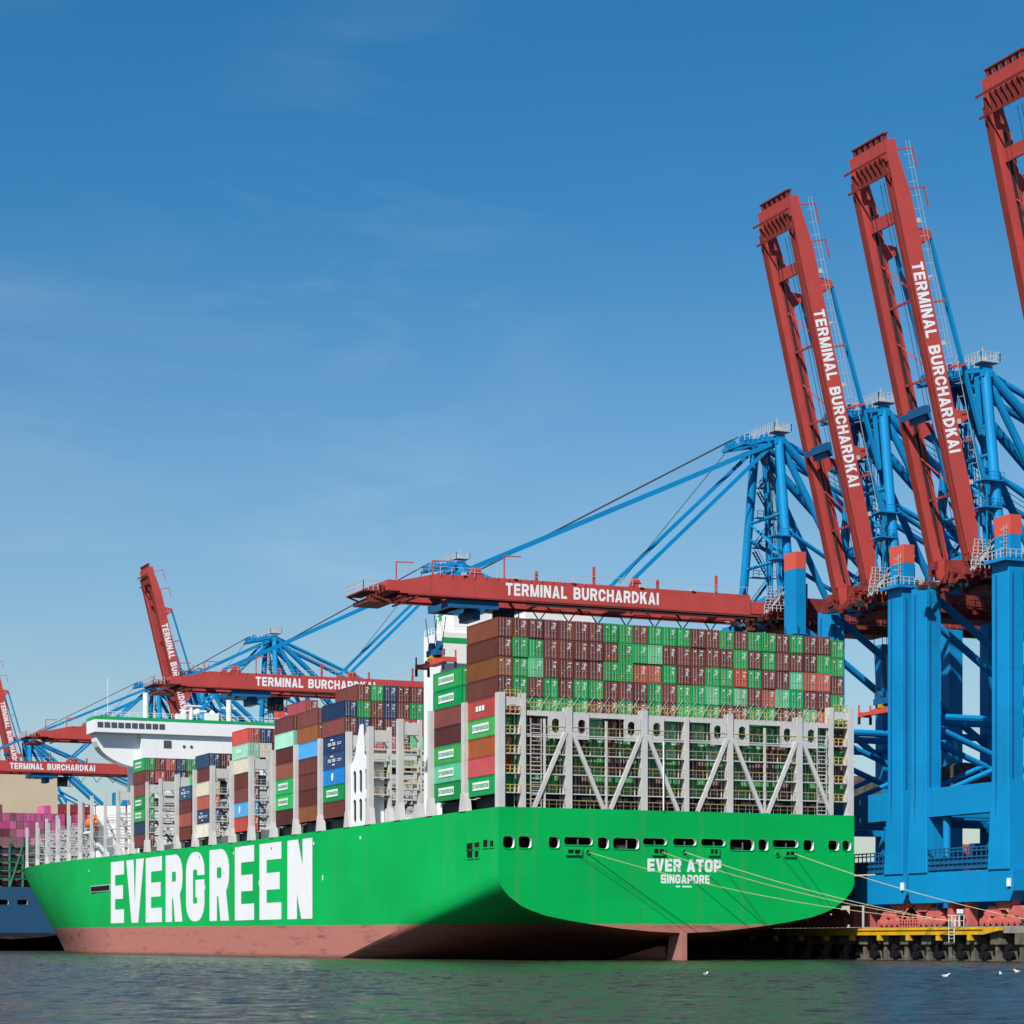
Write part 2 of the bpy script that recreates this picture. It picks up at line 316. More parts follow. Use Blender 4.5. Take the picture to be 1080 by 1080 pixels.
def glyph(ch, W, t, rad):
    """list of (verts, faces) pieces in a W x 1 box"""
    rad = max(rad, t * .62)
    x0, x1, y0, y1 = t / 2, W - t / 2, t / 2, 1 - t / 2; k = t * 1.12; ym = .5
    pl = lambda pts, rr=0., closed=False: thick(arcpts(pts, rr, closed, t) if rr else [Vector(p) for p in pts], t, closed)
    pg = lambda pts: ([Vector(p) for p in pts], [tuple(range(len(pts)))])
    bar = lambda a, b: pl([a, b])
    V = lambda: [pg([(0, 1), (k, 1), (W / 2 + k * .0, t * 1.25), (W / 2, 0), (W / 2 - k * .45, 0)]), pg([(W, 1), (W / 2 + k * .45, 0), (W / 2, 0), (W / 2, t * 1.25), (W - k, 1)])]
    if ch == 'E': return [pl([(W, y1), (x0, y1), (x0, y0), (W, y0)]), bar((t, ym), (W * .93, ym))]
    if ch == 'V': return V()
    if ch == 'R': return [pl([(x0, 0), (x0, y1), (x1, y1), (x1, .46), (t, .46)], rad) if False else pl([(t * .9, y1), (x1, y1), (x1, .47), (t * .9, .47)], rad), bar((x0, 0), (x0, 1)), pg([(W * .42, .47), (W * .42 + k * .95, .47), (W, 0), (W - k, 0)])]
    if ch == 'P': return [pl([(t * .9, y1), (x1, y1), (x1, .42), (t * .9, .42)], rad), bar((x0, 0), (x0, 1))]
    if ch == 'B': return [bar((x0, 0), (x0, 1)), pl([(t * .9, y1), (x1 - .02, y1), (x1 - .02, .52), (t * .9, .52)], rad * .8), pl([(t * .9, .52), (x1, .52), (x1, y0), (t * .9, y0)], rad * .8)]
    if ch == 'D': return [bar((x0, 0), (x0, 1)), pl([(t * .9, y1), (x1, y1), (x1, y0), (t * .9, y0)], rad * 1.8)]
    if ch == 'G': return [pl([(x1, .66), (x1, y1), (x0, y1), (x0, y0), (x1, y0), (x1, .52)], rad), bar((W * .52, .47), (W, .47))]
    if ch == 'C': return [pl([(x1, .62), (x1, y1), (x0, y1), (x0, y0), (x1, y0), (x1, .38)], rad * 1.15)]
    if ch == 'O': return [pl([(x0, y0), (x1, y0), (x1, y1), (x0, y1)], rad, True)]
    if ch == 'S': return [pl([(x1, .70), (x1, y1), (x0, y1), (x0, .5), (x1, .5), (x1, y0), (x0, y0), (x0, .30)], rad * .7)]
    if ch == 'U': return [pl([(x0, 1), (x0, y0), (x1, y0), (x1, 1)], rad)]
    if ch == 'N': return [bar((x0, 0), (x0, 1)), bar((x1, 0), (x1, 1)), pg([(0, 1), (k, 1), (W, 0), (W - k, 0)])]
    if ch == 'M': return [bar((x0, 0), (x0, 1)), bar((x1, 0), (x1, 1)), pg([(0, 1), (k, 1), (W / 2, t), (W / 2, 0), (W / 2 - k * .4, 0)]), pg([(W, 1), (W / 2 + k * .4, 0), (W / 2, 0), (W / 2, t), (W - k, 1)])]
    if ch == 'A': return [(list(map(lambda q: Vector((q.x, 1 - q.y)), vs)), fs) for vs, fs in V()] + [bar((W * .24, .27), (W * .76, .27))]
    if ch == 'T': return [bar((0, y1), (W, y1)), bar((W / 2, 0), (W / 2, 1 - t * .5))]
    if ch == 'I': return [bar((t / 2, 0), (t / 2, 1))]
    if ch == 'L': return [pl([(x0, 1), (x0, y0), (W, y0)])]
    if ch == 'H': return [bar((x0, 0), (x0, 1)), bar((x1, 0), (x1, 1)), bar((t * .9, .52), (W - t * .9, .52))]
    if ch == 'K': return [bar((x0, 0), (x0, 1)), pg([(t * .9, .33), (t * .9, .60), (W - k * 1.2, 1), (W, 1)]), pg([(W * .36, .55), (W * .36 + k, .68), (W, 0), (W - k * 1.15, 0)])]
    return []
WID = {'I': .0, 'M': .88, 'E': .64, 'L': .60, 'T': .68, 'V': .74, 'A': .76}
def lettering(text, x_left, length, height, fn, t=.2, rad=.2, gap=.13, space=.34, mb=None, wk=1.0):
    """fn(x, y, depth) -> world point; text stretched to length; strokes staggered a centimetre in depth"""
    ws = [(t if c == 'I' else WID.get(c, .72) * wk) if c != ' ' else space for c in text]
    tot = sum(ws) + gap * (len(text) - 1); sx = length / tot; mb = mb or MB(); x = 0
    for c, wd in zip(text, ws):
        if c != ' ':
            for i, (vs, fs) in enumerate(glyph(c, wd, t, rad)):
                mb.add([fn(x_left + (x + v.x) * sx, v.y * height, .015 + .012 * i) for v in vs], fs)
        x += wd + gap
    return mb

# ------------------------------------------------------------------ setting: water and quay
def grid_plane(name, x0, x1, y0, y1, z, m):
    mb = MB(); mb.add([(x0, y0, z), (x1, y0, z), (x1, y1, z), (x0, y1, z)], [(0, 1, 2, 3)])
    return mb.build(name, m)
import numpy as np
def water_surface():
    """one sheet: a fine wavy grid over the harbour basin with wide flat skirts out to the horizon"""
    dx = .34; xs = np.arange(-140, 65.01, dx); ys = np.arange(-285, 445, dx)
    xs = np.concatenate([[-9000, -900, -200], xs, [140, 9000]]); ys = np.concatenate([[-3000, -600], ys, [900, 14000]])
    X, Y = np.meshgrid(xs, ys); Z = np.zeros_like(X); rg = np.random.default_rng(3)
    for lam in np.geomspace(.9, 6, 44):
        a = rg.normal(R(60), .6); k = 2 * np.pi / lam; amp = lam * .0049 * (1 if lam < 2 else (2 / lam) ** 1.25)
        Z += amp * np.sin(k * (X * np.cos(a) + Y * np.sin(a)) + rg.uniform(0, 6.28) + .5 * np.sin(X * .05 + lam) + .5 * np.sin(Y * .043 + 2 * lam))
    patch = 1 + .14 * np.sin(X * .031 + Y * .021) + .12 * np.sin(X * .011 - Y * .047 + 1)
    Z *= patch; far = (X < -141) | (X > 65.5) | (Y < -286) | (Y > 446); Z[far] = 0
    nx, ny = len(xs), len(ys); me = bpy.data.meshes.new('water')
    me.vertices.add(nx * ny); me.vertices.foreach_set('co', np.stack([X, Y, Z], -1).astype(np.float32).ravel())
    i = (np.arange(ny - 1)[:, None] * nx + np.arange(nx - 1)[None, :]).ravel()
    q = np.stack([i, i + 1, i + nx + 1, i + nx], -1).astype(np.int32); n = len(q)
    me.loops.add(n * 4); me.loops.foreach_set('vertex_index', q.ravel())
    me.polygons.add(n); me.polygons.foreach_set('loop_start', np.arange(0, n * 4, 4, dtype=np.int32)); me.polygons.foreach_set('use_smooth', np.ones(n, dtype=bool))
    me.update(calc_edges=True); me.materials.append(M['water'])
    return link(bpy.data.objects.new('water', me))
tag(water_surface(), kind='structure')
q = MB()
q.box(65.2, 9000, -700, 9000, 4.15, 5.2)                                # quay slab
q.box(70.5, 71.5, -700, 9000, -3, 4.14)                                # retaining wall under it
tag(q.build('quay', M['concrete']), kind='structure')
tag(grid_plane('terminal_ground', 66.5, 9000, -700, 9000, 5.21, M['asphalt']), kind='structure')

# ------------------------------------------------------------------ hull
GT = [(0, 0), (.18, .03), (.34, .085), (.49, .16), (.62, .235), (.746, .327), (.83, .43), (.883, .52), (.948, .70), (.985, .87), (1, 1)]
def deck_z(v): return 22.95 + 3.0 * max(0, (v - 120) / 343) ** 1.15
VW, VD = 424., 468.
def v_stem(z): return VW + (VD - VW) * max(0., z) / 27.5 + (min(z, 0) * 1.5)
def hb(v, z):
    if v <= 235: return 30.75
    t = min(1, (v - 235) / (v_stem(z) - 235)); p = 1.35 + 1.45 * max(0, min(1, z / 25))
    return 30.75 * (1 - t ** p)
def hull_edge(v): return 30.75 - hb(v, deck_z(v))
def make_hull(root, ox, oy, m, beam=61.5, sc=1.0):
    vs_ = [0, 2, 4, 7, 10, 14, 18, 23, 28, 34, 40, 47, 54, 62, 70, 80, 95, 120, 145, 170, 195, 215, 235]
    tb = [.03, .08, .14, .2, .27, .34, .41, .48, .55, .62, .69, .75, .81, .86, .9, .94, .97, .99, 1]
    rows = []
    for i in range(len(vs_) + len(tb)):
        if i < len(vs_):
            v = vs_[i]; zb = max(4.24 - .13 * v, -7); zs = max(12 - .17 * v, -3 - .0 * v); zd = deck_z(v); t = None
        else:
            t = tb[i - len(vs_)]; zb, zs = -7, -3; zd = deck_z(235 + t * 228)
        prof = [(wd, zb + (zs - zb) * g_) for wd, g_ in GT] + [(1, zs + (zd - zs) * k / 8) for k in range(1, 9)]
        row = []
        for wd, z in prof:
            vv = v if t is None else 235 + t * (v_stem(z) - 235)
            h = hb(vv, z) * wd
            row.append((h, vv, z))
        rows.append(row)
    mb = MB(); n = len(rows[0]); k = beam / 61.5
    for side in (-1, 1):
        vs = [(ox + 30.75 * k + side * h * k, oy + vv * sc, z) for row in rows for h, vv, z in row]
        fs = []
        for i in range(len(rows) - 1):
            for j in range(n - 1):
                f = (i * n + j, i * n + j + 1, (i + 1) * n + j + 1, (i + 1) * n + j)
                fs.append(f if side > 0 else f[::-1])
        mb.add(vs, fs)
    o = smooth(mb.build('hull', m, root), 30)
    d = MB(); e = [(row[-1]) for row in rows]
    d.add([(ox + 30.75 * k + sgn * h * k * .998, oy + vv * sc, z - .25) for h, vv, z in e for sgn in (-1, 1)], [(2 * i, 2 * i + 1, 2 * i + 3, 2 * i + 2) for i in range(len(e) - 1)])
    d.build('deck', M['deck'], root)
    return o, rows
def rrect(x0, x1, z0, z1, r):
    r = min(r, (x1 - x0) * .48, (z1 - z0) * .48); out = []
    for cx, cz, a in ((x1 - r, z1 - r, 0), (x0 + r, z1 - r, 90), (x0 + r, z0 + r, 180), (x1 - r, z0 + r, 270)):
        for i in range(5):
            g_ = R(a + 22.5 * i); out.append((cx + r * math.cos(g_), cz + r * math.sin(g_)))
    return out
def make_transom(root, ox, oy, m, holes, name, beam=61.5, rimw=.16):
    k = beam / 61.5
    half = [(30.75 * wd, 4.24 + 7.76 * g_) for wd, g_ in GT]
    prof = [(30.75 + a, z) for a, z in half] + [(61.5, deck_z(0)), (0, deck_z(0))] + [(30.75 - a, z) for a, z in half[::-1]][:-1]
    loops = [[(x * k, z) for x, z in prof]] + [rrect(*h, .42) for h in holes]
    tris = tessellate_polygon([[Vector((x, z, 0)) for x, z in lp] for lp in loops])
    flat = [p for lp in loops for p in lp]
    mb = MB(); mb.add([(ox + x, oy, z) for x, z in flat], tris)
    for lp in loops[1:]:
        pass
    o = mb.build(name, m, root)
    for h in holes:       # raised rim around each opening
        a = rrect(*h, .42); b = rrect(h[0] - rimw, h[1] + rimw, h[2] - rimw, h[3] + rimw, .42 + rimw); n = len(a)
        r_ = MB(); r_.add([(ox + x, oy - .07, z) for x, z in a] + [(ox + x, oy - .07, z) for x, z in b] + [(ox + x, oy - .003, z) for x, z in b],
                          [(i, (i + 1) % n, n + (i + 1) % n, n + i) for i in range(n)] + [(n + i, n + (i + 1) % n, 2 * n + (i + 1) % n, 2 * n + i) for i in range(n)])
        po = r_.build('mooring_port', m, o)
        jb = MB(); jb.add([(ox + x, oy + .01, z) for x, z in a] + [(ox + x, oy + .8, z) for x, z in a], [(i, (i + 1) % n, n + (i + 1) % n, n + i) for i in range(n)]); jb.build('jamb', M['white'], po)
    return o

SHIP = empty('container_ship', (30.75, 200, 0), 'huge green container ship with big white hull lettering, moored stern to the camera', 'container ship')
HULL, ROWS = make_hull(SHIP, 0, 0, M['hull'])
HOLES = [(.69, 2.53, 16.86, 18.59), (3.23, 5.31, 16.91, 18.64), (8.15, 9.91, 16.98, 18.62), (10.69, 15.43, 17.5, 18.67), (16.3, 18.13, 17.01, 18.7), (18.85, 23.23, 17.02, 18.67),
         (23.92, 28.0, 17.72, 18.73), (29.1, 33.1, 17.72, 18.79), (33.95, 38.19, 17.75, 18.81), (39.01, 43.27, 17.14, 18.84), (44.06, 45.83, 17.18, 18.9), (46.62, 51.22, 17.73, 18.88),
         (52.17, 54.05, 17.28, 18.94), (56.71, 58.69, 17.39, 18.96), (59.3, 60.9, 17.4, 19.0)]
TR = make_transom(SHIP, 0, 0, M['hull'], HOLES, 'transom')
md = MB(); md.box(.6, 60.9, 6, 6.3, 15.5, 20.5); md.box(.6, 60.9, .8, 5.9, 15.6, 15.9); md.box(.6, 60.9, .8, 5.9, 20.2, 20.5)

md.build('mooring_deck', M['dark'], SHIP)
for u in (13.2, 21.4, 26.2, 31.4, 36.5, 41.6, 49.4):
    wn_ = MB(); wn_.box(u - .8, u + .8, 2.0, 3.6, 15.91, 16.5); wn_.tube((u - .7, 2.6, 17.1), (u + .7, 2.6, 17.1), .6, 12); wn_.tube((u + .3, 1.2, 15.9), (u + .3, 1.2, 18.4), .12, 6); wn_.build('mooring_winch', M['steel'], SHIP)
# fairleads below the ports: green roller boxes, black plates painting the shaded throats
for u0, u1, z0, z1 in ((10.9, 13.6, 15.9, 16.95), (25.4, 27.7, 16.1, 17.3), (35.2, 37.1, 16.2, 17.4), (48.6, 50.7, 16.2, 17.25)):
    f = MB(); f.box(u0, u1, -.25, -.001, z0, z1); o = f.build('fairlead', M['hull'], SHIP)
    g_ = MB(); n_ = 2
    for k in range(n_):
        a = u0 + .35 + k * (u1 - u0 - .5) / n_; g_.box(a, a + (u1 - u0 - .9) / n_, -.27, -.24, z0 + .3, z1 - .2)
    g_.build('throat_shade_plate', M['black'], o)
for u, z in ((14.6, 16.5), (30.95, 16.8), (47.4, 16.6)):
    f = MB(); f.tube((u, -.15, z), (u, -.001, z), .42, 14); o = f.build('fairlead', M['hull'], SHIP)
    g_ = MB(); g_.tube((u, -.17, z), (u, -.15, z), .26, 12); g_.build('throat_shade_plate', M['black'], o)
# port-side mooring openings near the corner
for a, b, z0, z1 in ((9.8, 12.3, 16.95, 17.95), (7.2, 9.2, 17.2, 17.95), (4.0, 5.8, 17.1, 18.2), (1.8, 3.2, 17.1, 18.0), (9.9, 12.2, 15.7, 16.8), (7.5, 9.1, 15.7, 16.7)):
    fr = MB()
    fr.box(-.12, -.002, a - .2, a, z0 - .2, z1 + .2); fr.box(-.12, -.002, b, b + .2, z0 - .2, z1 + .2); fr.box(-.12, -.002, a, b, z1, z1 + .2); fr.box(-.12, -.002, a, b, z0 - .2, z0)
    o = fr.build('mooring_port', M['hull'], SHIP)
    bk = MB(); bk.box(-.05, -.003, a + .01, b - .01, z0 + .01, z1 - .01); bk.build('opening_shade_plate', M['black'], o)  # black plate paints the shade of an opening, hull is closed behind
o = MB().box(-.1, -.003, 238.4, 258.5, 15.4, 17.0).build('anchor_slot', M['galv'], SHIP)
MB().box(-.16, -.1, 238.8, 258, 15.6, 16.8).build('opening_shade_plate', M['black'], o)  # black plate paints the shade inside the slot
# white lettering: the company name along the port side, ship name and home port on the transom
def hull_pt(x, y, d):   # x grows from bow to stern on the port side
    v = -x; return (30.75 - hb(v, y) - d, v, y)
LV = [('E', 224.7, 237.6), ('V', 206.2, 222.6), ('E', 190.4, 204.5), ('R', 173.4, 187.2), ('G', 156.3, 170.6), ('R', 138.4, 152.5), ('E', 121.4, 134.4), ('E', 104.1, 117.9), ('N', 85.8, 100.4)]
hl = MB()
for c, a, b in LV:
    W_ = .66
    for i, (vs, fs) in enumerate(glyph(c, W_, .255 if c in 'RGN' else (.22 if c == 'E' else .25), .14)):
        hl.add([hull_pt(-b + (b - a) * p.x / W_, 6.95 + .0025 * a + p.y * 14.75, .05 + .012 * i) for p in vs], fs)
hl.build('hull_lettering', M['letter'], SHIP)
lt = lambda x, z0: (lambda a, b, d: (a, -d, z0 + b))
mb = lettering('EVER ATOP', 24.7, 12.85, 1.95, lt(0, 13.65), t=.24, rad=.15, gap=.10, space=.3)
lettering('SINGAPORE', 27.0, 8.45, 1.35, lt(0, 11.85), t=.23, rad=.15, gap=.10, mb=mb)
mb.box(29.6, 30.3, -.03, -.003, 11.25, 11.5); mb.box(30.7, 32.3, -.03, -.003, 11.25, 11.5)
mb.build('name_lettering', M['letter'], SHIP)
dm = MB()
for i in range(9): dm.box(-.05, -.004, 60 + i * 25, 60.5 + i * 25, 20.6, 21.1)
for i in range(5): dm.box(-.05, -.004, 80 + i * 38, 80.4 + i * 38, 14, 14.9)
dm.build('draught_mark', M['letter'], SHIP)
rd = MB(); rd.prism([(-.6, -6), (-.6, 4.3), (3.4, 4.3), (6.2, -6)], 'x', 30.3, 31.2); rd.build('rudder', M['rust'], SHIP)
sk = MB(); sk.prism([(7, -7), (7, 2.2), (60, -5), (60, -7)], 'x', 30.0, 31.5); sk.build('skeg', M['hull'], SHIP)

# bow bulwark
bw = MB(); pts = []
for t in (.86, .9, .93, .96, .98, .995, 1):
    z = deck_z(235 + t * 228); v = 235 + t * (v_stem(z) - 235); pts.append((hb(v, z), v, z))
for sgn in (-1, 1):
    P0 = [(30.75 + sgn * h, v, z) for h, v, z in pts]; P1 = [(30.75 + sgn * h * 1.03, v + 1, z + 2.6) for h, v, z in pts]; n = len(P0)
    bw.add(P0 + P1, [(i, i + 1, n + i + 1, n + i) for i in range(n - 1)])
bw.build('bulwark', M['steel'], SHIP)
fm = MB(); fm.tube((30.75, 448, 26), (30.75, 448, 40), .5, 8, .25); fm.bar((28, 448, 37), (33.5, 448, 37), .3); fm.build('foremast', M['white'], SHIP)

# ------------------------------------------------------------------ lashing bridges
TOPZ = 39.7
def lash_post_feet(mb, u, v, zd):
    mb.prism([(v - 1.5, zd), (v + 1.5, zd), (v + .75, zd + 3), (v - .75, zd + 3)], 'x', u - .5, u + .5)
def lashing(v, full=True, towers_only=False):
    zd = deck_z(v) - .2; e = hull_edge(v); u0 = e + .5; u1 = 61.5 - u0
    top = TOPZ if v < 296 else 37.0
    mb = MB(); rl = MB()
    for a, b, s_ in ((u0, u0 + 3.5, 1), (u1, u1 - 3.5, -1)):
        lo, hi = min(a, b), max(a, b)
        if s_ < 0:
            mb.box(a - .45, a + .45, v - .7, v + .7, zd, top); mb.box(b - .3, b + .3, v - .5, v + .5, zd, top)
        if v > 240:
            for z in (26.8, 29.6, 32.4): mb.box(lo + .3, hi - .2, v - .25, v + .25, z - .15, z); rl.rail([(lo + .4, v - .3, z), (hi - .3, v - .3, z)], 1.1, 1.2)
            mb.prism([(v - 1.1, zd), (v + 1.1, zd), (v + .5, zd + 2), (v - .5, zd + 2)], 'x', a - .35, a + .35)
            continue
        mb.box(lo + .46, hi - .31, v - .45, v + .45, top - 2.6, top - .6)          # portal head with arched soffit
        mb.prism([(lo + .46, top - 2.61), (lo + .46, top - 3.6), (lo + 1.2, top - 2.61)], 'y', v - .4, v + .4)
        mb.prism([(hi - .31, top - 2.61), (hi - 1.05, top - 2.61), (hi - .31, top - 3.6)], 'y', v - .4, v + .4)
        for z in (28.2, 31.1, 34.0):
            mb.box(lo + .46, hi - .31, v - .7, v + .7, z - .22, z)
            rl.rail([(lo + .6, v - .66, z), (hi - .5, v - .66, z)], 1.1, 1.2)
        lash_post_feet(mb, a, v, zd)
        lash_post_feet(mb, b, v, zd)
    nin = (9 if v > 240 else 5) if not towers_only else -1
    us = [u0 + 3.5 + (u1 - u0 - 7) * k / (nin + 1) for k in range(nin + 2)] if nin > 0 else []
    for u in us[1:-1]: mb.box(u - .3, u + .3, v - .35, v + .35, zd, (37.2 if v < 240 else 35) if full else 34)
    for z in () if towers_only else ((28.2, 31.1, 34.0, 36.9) if full and v < 240 else ((27.2, 29.4, 31.6, 33.8) if v > 240 else (28.2, 31.1, 34.0))):
        mb.box(u0 + 3.85, u1 - 3.85, v - .71, v + .69, z - .3, z - .02)
        rl.rail([(u0 + 3.9, v - .67, z - .02), (u1 - 3.9, v - .67, z - .02)], 1.1, 2.5)
    if full and v < 240 and not towers_only:
        mb.box(u0 + 3.86, u1 - 3.86, v - .39, v + .41, 35.0, 36.55)
    for k, (ua, ub) in enumerate(zip(us, us[1:])):
        if k % 2: mb.bar((ua + .4, v, zd + .2), (ub - .4, v, 33.6), .45)
        else: mb.bar((ua + .4, v, 33.6), (ub - .4, v, zd + .2), .45)
    o = mb.build('lashing_bridge', M['steel'], SHIP)
    for u, hw, hv in ((u0, .45, .6), (u0 + 3.5, .28, .45)) if v < 190 else ((u0, .32, .45), (u0 + 3.5, .2, .3)):
        MB().box(u - hw, u + hw, v - hv, v + hv, zd, top).build('post', M['steel'], o)
    rl.build('railing', M['rail'] if v < 60 else M['galv'], o)
PITCH = 14.1
V_POST = [14.2, 28.3, 42.5, 56.8, 67.6, 82.7, 96.7, 110.6, 125, 138, 152.2, 165.3, 179.6, 193.7, 205.4, 218.9, 233, 245.4] + [260, 274, 288, 304, 321.5, 341, 373]
for i, v in enumerate(V_POST): lashing(v, True, v in (42.5, 56.8))
# stern lashing bridge
US_ = .63
zd = 22.95
sb = MB()
SB = sb
VS0, VS1 = .25, 1.55
for z in (25.2, 28.1, 31.05, 34.0, 36.95):
    if z < 36: sb.box(4.55, 56.95, VS0 + .02, VS1 - .02, z - .16, z)
    for a, b in ((1.0, 3.75), (57.75, 60.5)): sb.box(a, b, VS0 + .02, VS1 - .02, z - .16, z)
sb.box(4.55, 56.95, VS0 + .1, VS0 + .5, 36.72, 37.35)
sb.box(4.55, 56.95, VS0 + .12, VS1, 37.36, 37.5)
sb.box(4.55, 56.95, VS0 + .1, VS0 + .5, 33.55, 33.82)
STERN = sb.build('lashing_bridge', M['steel'], SHIP)
for u in (0.55, 60.95): MB().box(u - .5, u + .5, VS0 - .2, VS1, zd, 40.0).build('post', M['steel'], STERN)
for u in (4.1, 57.4): MB().box(u - .38, u + .38, VS0 - .1, VS1, zd, 40.0).build('post', M['steel'], STERN)
POSTS = [11.35, 24.1, 31.2, 38.5, 51.3]
POSTS = [11.6, 24.3, 31.6, 39.2, 51.6]
for u, wd in zip(POSTS, (.5, .5, .36, .48, .5)):
    MB().box(u - wd, u + wd, VS0 - .15, VS1, zd, 38.2 if wd > .45 else 37.3).build('post', M['steel'], STERN)
for u in (17.9, 45.4, 7.6): MB().box(u - .16, u + .16, VS0, VS0 + .3, zd, 36.3).build('post', M['steel'], STERN)
for u in (11.6, 24.3, 39.2, 51.6):
    for s_ in (-1, 1):
        MB().bar((u + s_ * .55, VS0 + .0, 34.4), (u + s_ * 5.75, VS0 + .0, zd), .44, .6).build('brace', M['steel'], STERN)
        g_ = MB()          # gusset plate with an oval opening
        x0, x1 = (u + .6, u + 3.3) if s_ > 0 else (u - 3.3, u - .6)
        lp = [[(x0, 33.4), (x1, 33.4), (x1, 37.3), (x0, 37.3)], rrect(x0 + (.95 if s_ > 0 else .5), x1 - (.5 if s_ > 0 else .95), 34.3, 36.4, .7)]
        tr = tessellate_polygon([[Vector((x, z, 0)) for x, z in l_] for l_ in lp]); fl = [p for l_ in lp for p in l_]
        for y in (VS0 + .04, VS0 + .3): g_.add([(x, y, z) for x, z in fl], tr)
        n = len(lp[1]); g_.add([(x, VS0 + .04, z) for x, z in lp[1]] + [(x, VS0 + .3, z) for x, z in lp[1]], [(i, (i + 1) % n, n + (i + 1) % n, n + i) for i in range(n)])
        g_.box(x0 + (2.71 if s_ > 0 else -.06), x1 + (.06 if s_ > 0 else -2.71), VS0 + .0, VS0 + .34, 33.3, 37.34)
        g_.build('gusset_plate', M['steel'], STERN)
for a in (1.06, 57.78):   # arched heads of the end towers
    g_ = MB(); g_.box(a, a + 2.65, VS0 + .05, VS0 + .6, 38.2, 39.4)
    g_.prism([(a, 38.19), (a, 37.2), (a + .8, 38.19)], 'y', VS0 + .05, VS0 + .6); g_.prism([(a + 2.65, 38.19), (a + 1.85, 38.19), (a + 2.65, 37.2)], 'y', VS0 + .05, VS0 + .6)
    g_.build('tower_head', M['steel'], STERN)
for z in (22.97, 25.2, 28.1, 31.05, 34.0, 37.5):
    MB().rail([(4.6, VS0 + .04, z), (56.9, VS0 + .04, z)], 1.15, 1.25, .028).build('railing', M['rail'] if z > 34 else M['rail_shade'], STERN)
    tr = MB().bar((4.6, VS0 + .02, z + 1.22), (56.9, VS0 + .02, z + 1.22), .05); tr.build('handrail', M['rail'], STERN)
for a in (1.0, 57.8):
    r_ = MB()
    for z in (25.2, 28.1, 31.05, 34.0, 36.95): r_.rail([(a + .1, VS0 - .02, z), (a + 2.6, VS0 - .02, z)], 1.1, .9, .045)
    r_.rail([(a + .1, VS0 - .02, 39.42), (a + 2.6, VS0 - .02, 39.42)], 1.0, .9, .045)
    r_.build('railing', M['rail'], STERN)
for a in (5.3, 54.8):   # ladders
    l_ = MB(); z = 23
    for x in (a, a + 1.7): l_.bar((x, VS0 - .05, 23), (x, VS0 - .05, 36.3), .1)
    while z < 36: l_.bar((a, VS0 - .05, z), (a + 1.7, VS0 - .05, z), .1); z += .62
    l_.build('ladder', M['steel'], STERN)
sn = MB()
for i in range(1, 24): sn.box(US_ + 2.51 * i - .05, US_ + 2.51 * i + .05, VS1 - .2, VS1 - .05, 23, 36.9)
sn.build('stanchions', M['steel'], STERN)
for i in range(2, 23):
    u = US_ + 2.51 * i; lr = MB()
    lr.bar((u - 1.05, 1.7, 37.5), (u + 1.05, 1.93, 40.2), .055).bar((u + 1.05, 1.7, 37.5), (u - 1.05, 1.95, 40.2), .055); lr.build('lashing_rod', M['galv'], STERN)
fs = MB(); fs.tube((27.4, -.1, 23), (27.4, -.1, 33.5), .12, 6); fs.build('flagpole', M['white'], SHIP)

# hatch covers under the container bays
BAYS = {1: (2.0, 14.1), 2: (16.1, 28.2), 5: (70.7, 82.6), 6: (84.9, 96.9), 7: (99.3, 110.6), 8: (113, 124.3), 9: (127.8, 138.8), 10: (141.6, 152), 11: (155.6, 165.9), 12: (169.4, 179.8), 13: (183, 193.2), 14: (196.5, 205), 15: (208.6, 218.9)}
for k, (a, b) in BAYS.items():
    MB().box(2.2, 59.3, a + .2, b - .2, 22.72, 24.95).build('hatch_cover', M['dark'] if k < 3 else M['deck'], SHIP)
MB().box(3.0, 58.5, 58.5, 66, 22.72, 24.9).build('hatch_cover', M['steel'], SHIP)

# funnel casing with the star emblem
fn = MB(); fn.box(12.0, 43, 52.6, 61.0, 22.8, 56.0); fc = fn.build('funnel_casing', M['white'], SHIP)
MB().box(12.02, 24, 52.54, 52.59, 54.2, 55.1).build('trim_band', M['green_trim'], fc)
fu = MB(); fu.box(14.75, 25, 54, 62, 56.01, 64.0); fuo = fu.build('funnel', M['white'], SHIP)
st = MB(); pts = []
for k in range(16):
    a = R(22.5 * k + 90); r_ = 1.7 if k % 2 == 0 else .6
    pts.append((14.71, 60.1 + r_ * math.cos(a), 59.9 + r_ * 1.25 * math.sin(a)))
st.add(pts, [tuple(range(16))]); st.build('star_emblem', M['green_trim'], fuo)
f2 = MB(); f2.box(28, 41.3, 53.4, 60, 56.01, 60.4); f2o = f2.build('vent_house', M['white'], SHIP)
for k in range(7):
    MB().box(28.7 + k * 1.75, 30.1 + k * 1.75, 53.3, 53.39, 57.2, 59.4).build('louvre', M['galv'], f2o)
MB().rail([(12.1, 60.9, 56.02), (12.1, 52.7, 56.02), (27, 52.7, 56.02)], 1.1, 1.5).build('railing', M['white'], fc)

# white slotted tower on the port side
tw = MB()
lp = [[(57.6, 22.8), (67, 22.8), (67, 33.8), (65.2, 35), (62.6, 40.5), (61.2, 40.5), (60.6, 35.2), (57.6, 33.6)]] + [rrect(a, a + 1.5, z, z + 4.1, .7) for a in (58.4, 61.4, 64.4) for z in (23.6, 28.6)]
tr = tessellate_polygon([[Vector((y, z, 0)) for y, z in l_] for l_ in lp]); fl = [p for l_ in lp for p in l_]
for x in (.7, .9): tw.add([(x, y, z) for y, z in fl], tr)
for l_ in lp:
    n = len(l_); tw.add([(.7, y, z) for y, z in l_] + [(.9, y, z) for y, z in l_], [(i, (i + 1) % n, n + (i + 1) % n, n + i) for i in range(n)])
tw.box(1.51, 3.4, 57.7, 57.9, 22.8, 33.5); two = tw.build('slotted_tower', M['white'], SHIP)
MB().box(1.05, 1.25, 58.2, 66.6, 23, 33.2).build('interior_shade_panel', M['black'], two)  # black panel paints the shade seen through the slots
eq = MB(); random.seed(3)
